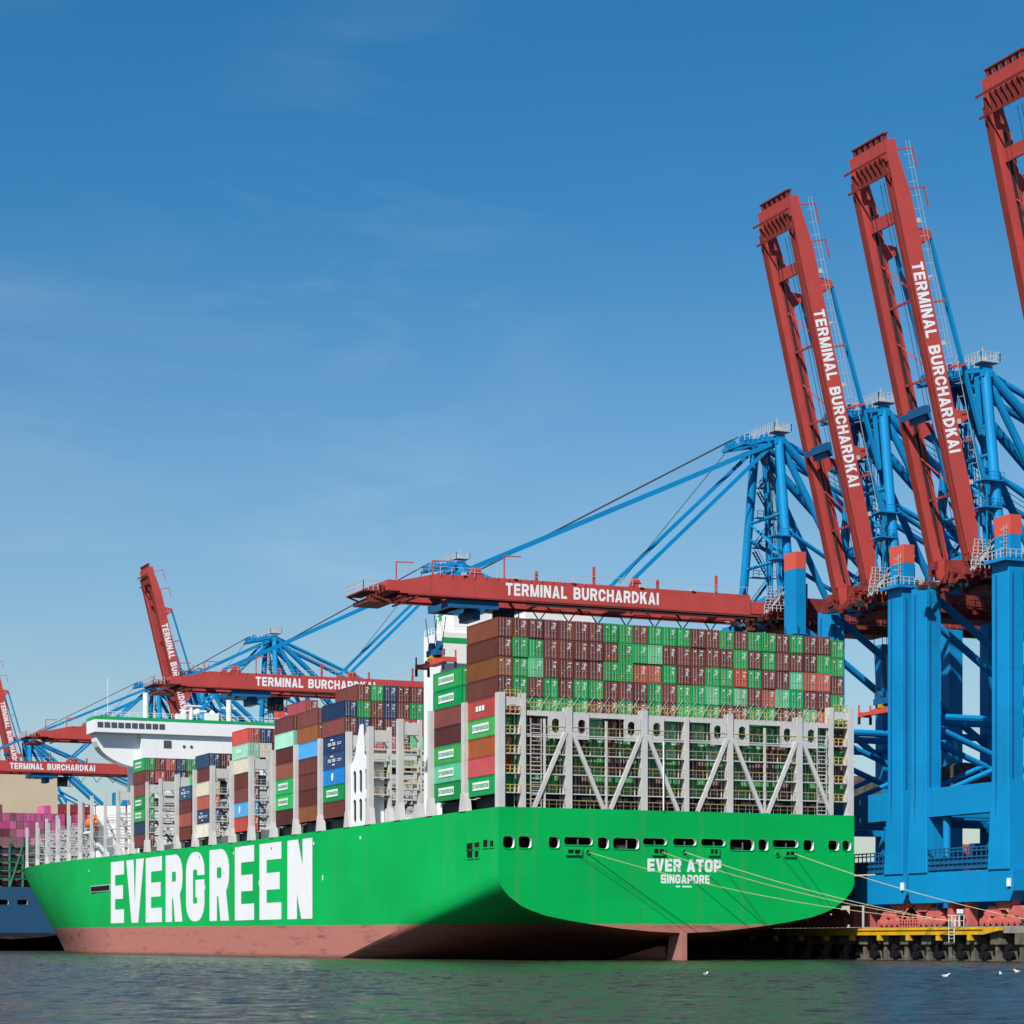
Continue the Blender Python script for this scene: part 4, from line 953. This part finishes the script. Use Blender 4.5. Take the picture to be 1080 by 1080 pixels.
    ar.box(AX - .5, AX + .5, y(-4.0), y(-3.3), AZ + 1.46, AZ + 2.4)
    ar.bar((AX, y(-3.5), AZ + 1.5), (AX, y(-3.5), AZ + 4), .1); ar.rail([(AX - 6.8, y(-4.2), AZ - .6), (AX - 2, y(-4.2), AZ + .4)], 1.2, 1, .045); ar.build('apex_platform', M['galv'], root)
    # stairs up the far mast
    s0 = MB(); zz = HZ + 3.5; k = 0
    while zz < AZ - 3:
        f0 = (zz - HZ - 3) / (AZ - HZ - 3); tt = 8.5 - 4.3 * f0
        a = (AX + 1.2, y(tt - .4), zz); b_ = (AX + 4.6, y(tt - .9), zz + 4.6)
        if k % 2: a, b_ = (AX + 4.6, y(tt - .4), zz), (AX + 1.2, y(tt - .9), zz + 4.6)
        s0.stairs(a, b_); s0.box(AX + .6, AX + 5.4, y(tt - 1.7), y(tt - .2), zz - .1, zz); s0.rail([(AX + .6, y(tt - 1.7), zz), (AX + 5.4, y(tt - 1.7), zz)], 1.1, 1.2, .045)
        zz += 5.2; k += 1
    s0.build('stair_flight', M['blue_deep'], root)
    pf = MB()     # small service platforms beside the near mast
    for z, w_ in ((HZ + 9.5, 3.2), (HZ + 13.5, 3.6)):
        pf.box(AX - 3.2, AX - 3.2 + w_, y(-8.4), y(-5.6), z, z + .2); pf.rail([(AX - 3.2, y(-8.4), z + .2), (AX - 3.2 + w_, y(-8.4), z + .2)], 1.1, .8, .045)
    for x, t in ((AX - 2.4, -8), (AX - 2.4, -6), (AX - .4, -6.2)): pf.bar((x, y(t), HZ + 3.6), (x, y(t), HZ + 13.6), .18)
    pf.build('service_platform', M['blue'], root)
    if True:
        wr = MB(); r2 = random.Random(int(v0) + 77)
        for k in range(7):
            t0 = r2.uniform(-3.5, 3.5); wr.tube((AX + r2.uniform(-1, 1), y(t0), AZ), (AX + r2.uniform(1, 5), y(t0 + r2.uniform(-1, 1)), HZ + 4), .07, 4)
        for k in range(4): wr.tube((AX, y(-2.4 + 1.6 * k), AZ + 1), (118, y(-2.4 + 1.6 * k), HZ + 9), .06, 4)
        wr.build('wire_rope', M['dark'], root)
        tb_ = MB()
        for z in (HZ + 10, HZ + 18):
            f0 = (z - HZ - 3) / (AZ - HZ - 3); w0 = 8.5 - 4.3 * f0; tb_.tube((AX - .1, y(-w0), z), (AX - .1, y(w0), z), .3, 8)
        tb_.tube((AX - .1, y(-7.2), HZ + 10), (AX - .1, y(5.9), HZ + 18), .24, 8); tb_.build('mast_brace', M['blue'], root)
    if detail:
        lift = MB()
        for t0, x0 in ((-2.6, 70.5), (-1.4, 70.5), (1.6, 70.5), (2.8, 70.5)): lift.bar((x0, y(t0), HZ + 4), (x0 - .8, y(t0), AZ - 1), .42)
        lift.build('inner_frame', M['blue'], root)
    # boom
    H = Vector((65.6, v0, HZ)); d = Vector((-math.cos(R(ang)), 0, math.sin(R(ang)))); nn = Vector((math.sin(R(ang)), 0, math.cos(R(ang)))); ty = Vector((0, 1, 0))
    B = lambda s, t, n_: H + d * s + ty * t + nn * n_
    bm_root = MB()
    def bbox(mb, s0_, s1, t0, t1, n0, n1, n1b=None):
        n1b = n1 if n1b is None else n1b
        mb.add([B(s0_, t0, n0), B(s1, t0, n0), B(s1, t1, n0), B(s0_, t1, n0), B(s0_, t0, n1), B(s1, t0, n1b), B(s1, t1, n1b), B(s0_, t1, n1)],
               [(0, 3, 2, 1), (4, 5, 6, 7), (0, 1, 5, 4), (1, 2, 6, 5), (2, 3, 7, 6), (3, 0, 4, 7)])
    gd, gw = (2.85, .52) if ang > 10 else (3.45, .65)
    hd = MB()
    bbox(hd, LB - 2.6, LB - .4, -4.5 - gw, 4.5 + gw, .3, 2.0)
    boom = hd.build('boom', M['red'], root)
    for t in (-4.5, 4.5):
        b = MB(); bbox(b, 3.2, LB - 9, t - gw, t + gw, 0, gd); bbox(b, LB - 8.999, LB - 2.61, t - gw, t + gw, 0, gd, 2.0); bbox(b, .3, 3.19, t - .5, t + .5, .3, 2.4)
        b.build('boom_girder', M['red'], boom)
        rl = MB(); si = -1 if t > 0 else 1
        bbox(rl, 1, LB - 3, t + si * .3 - .18, t + si * .3 + .18, -.42, -.005); bbox(rl, 1, LB - 4, t - si * .55 - .1, t - si * .55 + .1, -.25, -.005); rl.build('trolley_rail', M['red_dark'], boom)
    for f in (.19, .46, .64):
        s_ = LB * f; cf = MB(); bbox(cf, s_ - .16, s_ + .16, -3.84, 3.84, 1.2, 1.7)
        cf.bar(B(s_, -3.9, 1.5), B(s_ + 6.5, 3.9, 1.5), .15); cf.build('cross_frame', M['red'], boom)
    cf = MB(); bbox(cf, LB * .83 - .9, LB * .83 + .9, -3.84, 3.84, .8, 1.5); cf.build('cross_frame', M['red'], boom)
    hg = MB()
    for k in range(6): bbox(hg, LB - 5.2, LB - 2.62, -3.5 + k * 1.25, -3.2 + k * 1.25, -.35, .5)
    bbox(hg, LB - 5.5, LB - 5.2, -5.7, 5.7, -.75, -.5); bbox(hg, LB - 2.6, LB - 2.3, -5.7, 5.7, -.75, -.5)
    for k in range(6): bbox(hg, LB - .39, LB + .6, -4.2 + k * 1.55, -3.6 + k * 1.55, .6, 1.2)
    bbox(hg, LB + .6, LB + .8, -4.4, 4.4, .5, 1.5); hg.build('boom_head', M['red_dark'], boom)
    mp_ = MB(); bbox(mp_, LB * .38, LB * .38 + .9, -3.84, 3.84, -.9, -.5); bbox(mp_, LB * .365, LB * .40, -2.2, 2.2, -.5, .4)
    if ang > 10: mp_.build('boom_platform', M['blue_deep'], boom)
    wk = MB()
    for s_ in range(int(LB * .5), int(LB) - 1, 2):
        wk.bar(B(s_, -5.4, gd - .2), B(s_, -5.4, gd + 1.2), .06); wk.bar(B(s_, -5.4, gd + 1.2), B(s_ + 2, -5.4, gd + 1.2), .055); wk.bar(B(s_, -5.4, gd + .6), B(s_ + 2, -5.4, gd + .6), .045)
    for s_ in range(2, int(LB * .5), 2):
        wk.bar(B(s_, -5.3, 3.65), B(s_, -5.3, 4.75), .07); wk.bar(B(s_, -5.3, 4.75), B(s_ + 2, -5.3, 4.75), .07)
    if ang < 10:
        tp = MB(); bbox(tp, LB + .8, LB + 3.4, -4.2, 4.2, .1, .3); bbox(tp, LB - 2, LB + 2.4, -3.6, 3.6, -1.5, -.9); tp.bar(B(LB + 3.2, -3.8, .1), B(LB - 1, -3.8, -1.3), .25); tp.bar(B(LB + 3.2, 3.8, .1), B(LB - 1, 3.8, -1.3), .25); tp.build('tip_platform', M['red_dark'], boom)
        MB().rail([B(LB + .9, -4.2, .3), B(LB + 3.4, -4.2, .3), B(LB + 3.4, 4.2, .3)], 1.5, .8, .05).build('railing', M['galv'], boom)
    wk.build('railing', M['galv'], boom)
    OUT, INN = LB * .775, LB * .36
    for s_ in (OUT, INN):
        for t in (-4.5, 4.5):
            lg = MB(); lg.add([B(s_ - 1.6, t - .45, gd - .1), B(s_ + 1.1, t - .45, gd - .1), B(s_ + .3, t - .45, 5.0), B(s_ - .7, t - .45, 5.0), B(s_ - 1.6, t + .45, gd - .1), B(s_ + 1.1, t + .45, gd - .1), B(s_ + .3, t + .45, 5.0), B(s_ - .7, t + .45, 5.0)],
                   [(0, 1, 2, 3), (4, 7, 6, 5), (0, 3, 7, 4), (1, 5, 6, 2), (3, 2, 6, 7)]); lg.build('stay_bracket', M['red'], boom)
    for f, h_ in ((.14, 6.4), (.30, 5.0), (.47, 6.4), (.62, 5.0)):
        MB().bar(B(LB * f, -5.0, 3.2), B(LB * f, -5.0, h_), .42, .34).build('stay_rest', M['red'], boom)
    for f, h_ in ((.88, 5.6), (.97, 5.0)) + (((.70, 7.2),) if ang < 10 else ()):
        MB().bar(B(LB * f, -4.6, 2.2), B(LB * f, -4.6, h_), .2).bar(B(LB * f + .1, -4.6, h_), B(LB * f - 3.0, -4.6, h_ + .1), .17).build('lamp_post', M['red'], boom)
    if detail:
        for f in (.2, .34, .52, .67, .8):
            MB().add([B(LB * f + a, -4.5 - gw + c, gd + .02 + h_) for a in (0, .7) for c in (-.25, .35) for h_ in (0, .5)], [(0, 1, 3, 2), (4, 6, 7, 5), (0, 4, 5, 1), (2, 3, 7, 6), (0, 2, 6, 4), (1, 5, 7, 3)]).build('floodlight', M['galv'], boom)
        ct = MB(); bbox(ct, 4, LB - 8, -4.5 + gw + .01, -4.5 + gw + .3, gd * .3, gd * .3 + .25); bbox(ct, 4, LB - 8, 4.5 - gw - .3, 4.5 - gw - .01, gd * .55, gd * .55 + .2); ct.build('cable_tray', M['dark'], boom)
    if text:
        sT = LB - 18.6 if ang > 10 else s1
        lettering('TERMINAL BURCHARDKAI', -sT, 28.3, 2.04, lambda a, b, dd: B(-a, -4.5 - gw - dd, gd * .5 - 1.02 + b), t=.215, rad=.24, gap=.13, space=.4).build('boom_lettering', M['letter'], boom)
    # stays
    A = Vector((AX - .5, v0, AZ))
    if ang < 10:
        for t in (-4.5, 4.5):
            MB().bar(B(OUT, t, 5.0), A + ty * t * .9 + Vector((-1, 0, -.8)), .42, .75).build('forestay', M['blue'], root)
            MB().bar(B(INN, t, 5.0), A + ty * t * .85 + Vector((-1, 0, -1.2)), .4, .65).build('forestay', M['blue'], root)
        rp = MB(); rp.tube(B(OUT - 2, -1, 5), A + Vector((-5.8, -1, .6)), .10, 5); rp.tube(B(OUT - 2, 1, 5), A + Vector((-5.8, 1, .6)), .10, 5); rp.tube(B(INN, 1, 5), A + Vector((-5.8, .4, 0)), .07, 5); rp.build('hoist_rope', M['dark'], root)
    else:
        for t in (-4.5, 4.5):
            E0 = B(20, t, 7.0); E1 = B(3, t, 7.2)
            MB().bar(B(OUT, t, 4.9), E0, .42, .7).build('forestay', M['blue'], root)
            MB().bar(E0, A + ty * t * .9 + Vector((-1, 0, -.8)), .42, .7).build('forestay', M['blue'], root)
            MB().bar(B(INN, t, 4.9), E1, .4, .6).build('forestay', M['blue'], root)
            MB().bar(E1, A + ty * t * .85 + Vector((0, 0, -1.2)), .4, .6).build('forestay', M['blue'], root)
        rp = MB()
        for t in (-1.2, -.5, .5, 1.2): rp.tube(B(OUT * .82, t, 3.6), A + Vector((-5.8, t, .4)), .08, 5)
        for t in (-2.5, -1.5, 1.5, 2.5): rp.tube(B(LB - 6, t, 0.3), B(8, t, .3), .05, 4)
        rp.build('hoist_rope', M['dark'], root)
    # trolley and spreader
    if trolley is not None:
        tx = trolley; b = MB()
        for t in (-4.2, 4.2): b.box(tx - 4.5, tx + 4.5, y(t) - .4, y(t) + .4, HZ - 1.7, HZ - .5)
        for x in (-4, -1.4, 1.4, 4): b.box(tx + x - .35, tx + x + .35, y(-3.79), y(3.79), HZ - 1.6, HZ - .7)
        b.box(tx - 3.2, tx + 2.2, y(-2.4), y(1.6), HZ - .69, HZ + .1); b.box(tx + .4, tx + 1.9, y(-2.8), y(2.8), HZ - 3.3, HZ - 1.71)
        for t in (-3, -1, 1, 3): b.tube((tx + 1, y(t), HZ - 2.0), (tx + 1, y(t) + .5, HZ - 2.0), .55, 12)
        to = b.build('trolley', M['blue_deep'], root)
        c = MB(); c.box(tx + 5, tx + 8, y(-3), y(-.6), HZ - 4.4, HZ - 1.6); c.box(tx + 4.4, tx + 9.5, y(-3.4), y(1), HZ - 1.59, HZ - 1.3)
        for k in range(4): c.bar((tx + 4.7 + k * 1.3, y(-3.4), HZ - 4.6), (tx + 4.7 + k * 1.3, y(-3.4), HZ - 1.4), .14)
        c.bar((tx + 4.4, y(-3.4), HZ - 4.5), (tx + 9.5, y(-3.4), HZ - 4.5), .16); c.rail([(tx + 4.4, y(-3.5), HZ - 4.4), (tx + 9.5, y(-3.5), HZ - 4.4)], 1.1, .9, .05)
        co_ = c.build('operator_cabin', M['dark'], to)
        fe = MB()
        for k in range(9):      # festoon cable loops under the boom
            x = tx + 11 + k * 5.4
            if x > 62: break
            for a_, b_ in ((0, .5), (.5, 1)):
                z0 = HZ - .9; fe.bar((x + a_ * 3.0, y(-3.0), z0 - (2.0 if a_ else 0)), (x + b_ * 3.0, y(-3.0), z0 - (0 if a_ else 2.0)), .16)
            fe.bar((x + 3.0, y(-3), HZ - .9), (x + 5.4, y(-3), HZ - .9), .14)
        fe.bar((tx + 9, y(-5.6), HZ - .75), (62, y(-5.6), HZ - .75), .25); fe.bar((tx + 9, y(-5.6), HZ - .1), (62, y(-5.6), HZ - .1), .12); fe.build('festoon_cable', M['dark'], root)
    return root
def spreader(x, v, z, ztop, label):
    root = empty('container_spreader', (x, v, z), label, 'spreader')
    f = MB(); f.box(x - .9, x + .9, v - 2.6, v + 2.6, z, z + .9)
    for s_ in (-1, 1):
        f.box(x - .5, x + .5, v + s_ * 4.3 - 1.7, v + s_ * 4.3 + 1.7, z + .1, z + .7); f.box(x - 1.2, x + 1.2, v + s_ * 6.0 - .3, v + s_ * 6.0 + .3, z - .1, z + .7)
        for u in (-1, 1): f.bar((x + u * 1.1, v + s_ * 6.05, z + .6), (x + u * 1.1, v + s_ * 6.05, z + 1.9), .22)
    f.build('spreader_frame', M['cap'], root)
    k = MB()
    for s_ in (-1, 1):
        for u in (-1.1, 1.1): k.box(x + u - .18, x + u + .18, v + s_ * 6 - .18, v + s_ * 6 + .18, z - 1.3, z - .11)
    k.build('flipper', M['dark'], root)
    h = MB(); h.box(x - .8, x + .8, v - 2.2, v + 2.2, z + 1.5, z + 2.5)
    for s_ in (-1, 1): h.tube((x - .35, v + s_ * 1.7, z + 3.0), (x + .35, v + s_ * 1.7, z + 3.0), .85, 14); h.tube((x - .3, v + s_ * .9, z + .9), (x - .3, v + s_ * .9, z + 1.6), .3, 6)
    h.build('headblock', M['blue_deep'], root)
    y_ = MB(); y_.box(x - 1.0, x + 1.0, v - .5, v + .5, z + .91, z + 1.49); y_.build('coupling', M['yellow'], root)
    r_ = MB()
    for s_ in (-1, 1):
        for u in (-.5, .5):
            r_.tube((x + u, v + s_ * 1.7, z + 3.2), (x + u * 2, v + s_ * 2.0, ztop), .07, 5)
    r_.build('hoist_rope', M['dark'], root)

crane(-55, 76.4, 'rightmost crane, raised red boom cut by the picture edge', LB=65.5)
crane(-21.2, 76.2, 'nearest complete crane, tall raised boom with lettering, right of the ship stern')
crane(6.9, 76.4, 'crane with raised boom just left of the nearest one, second from the ship stern corner')
crane(40.1, 0, 'crane with its red boom lowered over the stern stack of the green ship', LB=70.5, capz=69.6, trolley=10.8)
crane(186, 0, 'crane with lettered boom lowered in front of the white bridge house', LB=66.5, capz=69.6, trolley=18, detail=False, s1=46.8)
crane(327, 0, 'distant crane with lowered boom just left of the white bridge wing', LB=65, capz=69.6, trolley=30, detail=False, s1=46)
crane(402, 76.5, 'distant crane with raised boom standing behind the bridge house', detail=False)
crane(455, 0, 'far crane with lowered lettered boom above the blue ship', LB=72, capz=69.6, trolley=30, detail=False, s1=47.2)
crane(662, 77.5, 'farthest crane with raised boom at the left picture edge', detail=False)
spreader(5.9, 40.1, 48.6, 56.5, 'red and blue container spreader hanging by ropes from the lowered boom at the stern')
spreader(71.6, 6.9, 40.2, 57, 'red and blue container spreader hanging beside the crane leg behind the green stern')

# ------------------------------------------------------------------ quay furniture
fb = MB(); fb.prism([(-35, 5.05), (-35, 4.55), (-31, 3.95), (62, 3.95), (62, 5.05)], 'x', 64.2, 64.9)
o = tag(fb.build('fender_beam', M['yellow'], None, (64.5, 0, 4.5)), 'long yellow steel fender beam along the quay edge', 'fender')
def child_mb(mb, name, m, par): return mb.build(name, m, par)
for k in range(12): MB().box(64.05, 64.9, -28 + k * 8.2, -27.2 + k * 8.2, 3.1, 3.94).build('bracket', M['yellow'], o)
rail_ = MB().bar((64.1, -31, 4.75), (64.1, 60, 4.75), .12); rail_.build('pipe', M['yellow'], o)
r_ = random.Random(21)
for k in range(13):
    v = -45 + k * 6.0; mb = MB()
    mb.box(65.0, 68.2, v - 1.25, v + 1.25, 2.5, 4.1); mb.box(65.3, 66.6, v - .42, v + .42, -3, 2.49)
    mb.prism([(v + 1.9, -1), (v + 2.8, -1), (v + 2.5, 1.5), (v + 2.2, 1.5)], 'x', 65.2, 66.6)
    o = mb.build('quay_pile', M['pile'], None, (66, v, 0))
    tag(o, f'weathered concrete pile block under the quay edge, {ORD[k]} from the right', 'pile', 'concrete piles under the quay')
    tf = MB()
    for s_ in (-1, 1): tf.tube((64.9, v + 2.9 + s_ * .55, .9), (65.5, v + 2.9 + s_ * .55, .9), .62, 12)
    tf.tube((65.0, v + 3.1, 2.0), (65.5, v + 3.1, 2.0), .6, 12)
    tf.build('tyre_fender', M['black'], o)
for v, txt in ((-20, 'bollard holding the pale ropes beside the white railing'), (-38.6, 'bollard at the far right quay edge')):
    b = MB(); b.tube((66, v, 5.2), (66, v, 5.9), .35, 12, .28); b.tube((66, v, 5.9), (66, v, 6.15), .5, 12, .42); b.box(65.5, 66.5, v - .6, v + .6, 5.21, 5.3)
    tag(b.build('bollard', M['dark'], None, (66, v, 5.2)), 'dark mooring ' + txt, 'bollard')
g_ = MB(); g_.rail([(64.9, -25.2, 5.2), (64.9, -20.8, 5.2)], 1.7, 1.1, .035); g_.rail([(64.9, -20.8, 5.2), (67, -20.8, 5.2)], 1.7, 1.0, .035)
for z in (3.4, 3.9, 4.4, 4.9): g_.bar((64.0, -24, z), (64.0, -22.6, z), .06)
g_.bar((64.0, -24, 2.8), (64.0, -24, 6.4), .07); g_.bar((64.0, -22.6, 2.8), (64.0, -22.6, 6.4), .07); g_.box(65.2, 66.2, -23.2, -22.9, 7.15, 7.8)
tag(g_.build('quay_ladder', M['letter'], None, (65, -23, 5.2)), 'white railing and ladder on the quay edge above the yellow beam', 'ladder')
# stacked containers and a straddle carrier on the terminal behind the portal
yd = MB(); r_ = random.Random(2); ym = []
for col in range(8):
    for t in range(r_.choice((5, 6, 6))):
        u, v, z = 138 + col * .6, 60 + col * 5.4, 5.22 + t * 2.9
        yd.box(u - 6, u + 6, v - 1.22, v + 1.22, z, z + 2.86); ym += [r_.randrange(5)] * 6
yo = yd.build('yard_containers', CM['C'])
for c in 'UBSN': yo.data.materials.append(CM[c])
for p, m_ in zip(yo.data.polygons, ym): p.material_index = m_
tag(yo, 'pale and coloured containers piled in the yard behind the crane portal', 'containers', None, 'stuff')
sc_ = empty('straddle_carrier', (128, 88, 5.2), 'dark blue straddle carrier standing behind the crane portal', 'straddle carrier')
mb = MB()
for x in (126, 130.4):
    for y_ in (84, 92): mb.box(x - .3, x + .3, y_ - .3, y_ + .3, 6.4, 18)
    mb.box(x - .4, x + .4, 83, 93, 6, 7); mb.box(x - .35, x + .35, 83, 93, 17.4, 18.4)
mb.box(126, 130.4, 84, 85, 18.41, 19.4); mb.box(126, 130.4, 91, 92, 18.41, 19.4); mb.build('frame', M['blue_deep'], sc_)
for x in (126, 130.4):
    for k in range(4): MB().tube((x - .3, 84 + k * 2.6, 5.9), (x + .3, 84 + k * 2.6, 5.9), .68, 14).build('wheel', M['dark'], sc_)
MB().box(124.9, 126.4, 82, 84, 16, 18.6).build('cabin', M['letter'], sc_)

# ------------------------------------------------------------------ mooring ropes
def rope(p, q_, sag, r_, m, label):
    mb = MB(); p = Vector(p); q_ = Vector(q_); n = 16; prev = p
    for i in range(1, n + 1):
        t = i / n; c = p.lerp(q_, t) - Vector((0, 0, sag * 4 * t * (1 - t))); mb.tube(prev, c, r_, 6); prev = c
    o = mb.build('mooring_rope', m, None, tuple(p)); tag(o, label, 'rope', 'mooring ropes from the stern to the quay')
rope((14.6, -.3, 16.4), (66, -20, 6.1), 1.6, .05, M['rope'], 'pale yellow mooring rope from the leftmost stern fairlead to the quay bollard')
rope((27.0, -.3, 16.6), (66, -20, 6.1), 1.2, .05, M['rope'], 'pale yellow mooring rope passing just above the ship name')
rope((30.9, -.3, 16.7), (66, -20, 6.0), .9, .05, M['rope_white'], 'pale mooring rope starting below the centre of the stern ports')
rope((50.4, -.3, 16.7), (66, -38.6, 6.2), .7, .05, M['rope'], 'mooring rope from the right stern fairlead to the far right bollard')
rope((12.5, -.3, 16.2), (31, -.75, 5.2), -.2, .03, M['dark'], 'thin dark line hanging slack across the left half of the transom')
rope((36.2, -.3, 16.4), (46, -.5, 5.0), .3, .03, M['dark'], 'thin dark line hanging beside the port of registry')
rope((48, -.3, 16.4), (55.5, -.5, 9.2), .3, .03, M['dark'], 'thin dark line hanging on the right of the transom')

# ------------------------------------------------------------------ the blue ship ahead
BX, BY = 2., 520.
B2 = empty('container_ship', (BX + 30, BY + 60, 0), 'blue container ship with magenta containers moored ahead at the far left', 'container ship')
make_hull(B2, BX, BY, M['hull_blue'], 61.5, .62)
make_transom(B2, BX, BY, M['hull_blue'], [(24 + a, 24 + a + 3.6, 16.6, 18.4) for a in (-14, 2.4, 9.2)], 'transom')
MB().box(BX + 5, BX + 54, 548, 560, 23, 67).build('superstructure', M['beige'], B2)
lb_ = MB()
for z in (26, 29, 32, 35, 38):
    lb_.box(BX + 2, BX + 59, BY + .3, BY + 1.5, z - .3, z); lb_.rail([(BX + 2, BY + .3, z), (BX + 59, BY + .3, z)], 1.1, 3)
for k in range(13): lb_.box(BX + 2 + k * 4.7, BX + 2.6 + k * 4.7, BY + .3, BY + 1.2, 23, 40)
for k in range(0, 12, 3): lb_.bar((BX + 2.3 + k * 4.7, BY + .2, 23), (BX + 7 + k * 4.7, BY + .2, 38), .5); 
lb_.build('lashing_bridge', mat('green_lashing_paint', (.05, .20, .12), .6), B2)
r_ = random.Random(4)
for col in range(6, 24):
    for t in (7, 8, 9):
        if t == 9 and col not in (9, 10, 17): continue
        c = r_.choice('PPPKKD')
        container(c, BX + .63 + 2.51 * col + 1.25, BY + 2, 23.4 + 2.93 * t, f'{CC[c][0]} container on the blue ship, {ORD[9 - t]} tier from top, {ORD[23 - col]} column from right', 'containers on the blue ship', 12.0, True, 1)
lw = MB(); lm = []
for col in range(4, 24):
    for t in range(7):
        u = BX + 1.88 + 2.51 * col; z = 23.4 + 2.93 * t; lw.box(u - 1.21, u + 1.21, BY + 2, BY + 14, z, z + 2.87); lm += [r_.choice((0, 0, 1, 1, 2)) if t > 2 else r_.choice((1, 2, 2))] * 6
lo2 = lw.build('lower_blue_ship_containers', CM['P'])
for c in 'KD': lo2.data.materials.append(CM[c])
for p, m_ in zip(lo2.data.polygons, lm): p.material_index = m_
tag(lo2, 'lower tiers of pink and dark containers on the blue ship', 'containers', None, 'stuff')
lettering('H', BX + 52, 1.6, 2.2, lambda a, b, d_: (a, BY - d_, 13 + b), t=.28).build('hull_lettering', M['letter'], B2)

# ------------------------------------------------------------------ gulls on the water
for k, (x, y_, lab, rz) in enumerate(((-45.3, -148.3, 'white gull on the water under the middle of the stern', 20), (-33.3, -165.1, 'white gull on the water, left of the two near the right edge', -30),
                                      (-23.1, -158, 'white gull on the water, middle one at the right', 70), (-10.8, -143.2, 'white gull on the water at the right picture edge', 120))):
    o = empty('gull', (x, y_, .02), lab, 'gull', 'gulls resting on the harbour water'); o.rotation_euler = (0, 0, R(rz))
    mb = MB(); n = 8; prof = [(-.30, .02, .16), (-.18, .09, .11), (0, .13, .09), (.13, .11, .12), (.2, .06, .2), (.24, .055, .27), (.3, .045, .28), (.37, .01, .26)]
    vs = []
    for a, r0, z in prof: vs += [(a, r0 * math.cos(2 * math.pi * i / n), z + r0 * .9 * math.sin(2 * math.pi * i / n)) for i in range(n)]
    mb.add(vs, [(i * n + j, i * n + (j + 1) % n, (i + 1) * n + (j + 1) % n, (i + 1) * n + j) for i in range(len(prof) - 1) for j in range(n)])
    me = bpy.data.meshes.new('body'); me.from_pydata(mb.v, [], mb.f); me.materials.append(M['gull']); b = link(bpy.data.objects.new('body', me), o); smooth(b, 80)
    for s_ in (-1, 1):
        w_ = MB(); w_.add([(.1, s_ * .11, .16), (-.05, s_ * .14, .17), (-.34, s_ * .05, .2), (-.1, s_ * .1, .06)], [(0, 1, 2, 3)])
        me = bpy.data.meshes.new('wing'); me.from_pydata(w_.v, [], w_.f); me.materials.append(M['galv']); link(bpy.data.objects.new('wing', me), o)
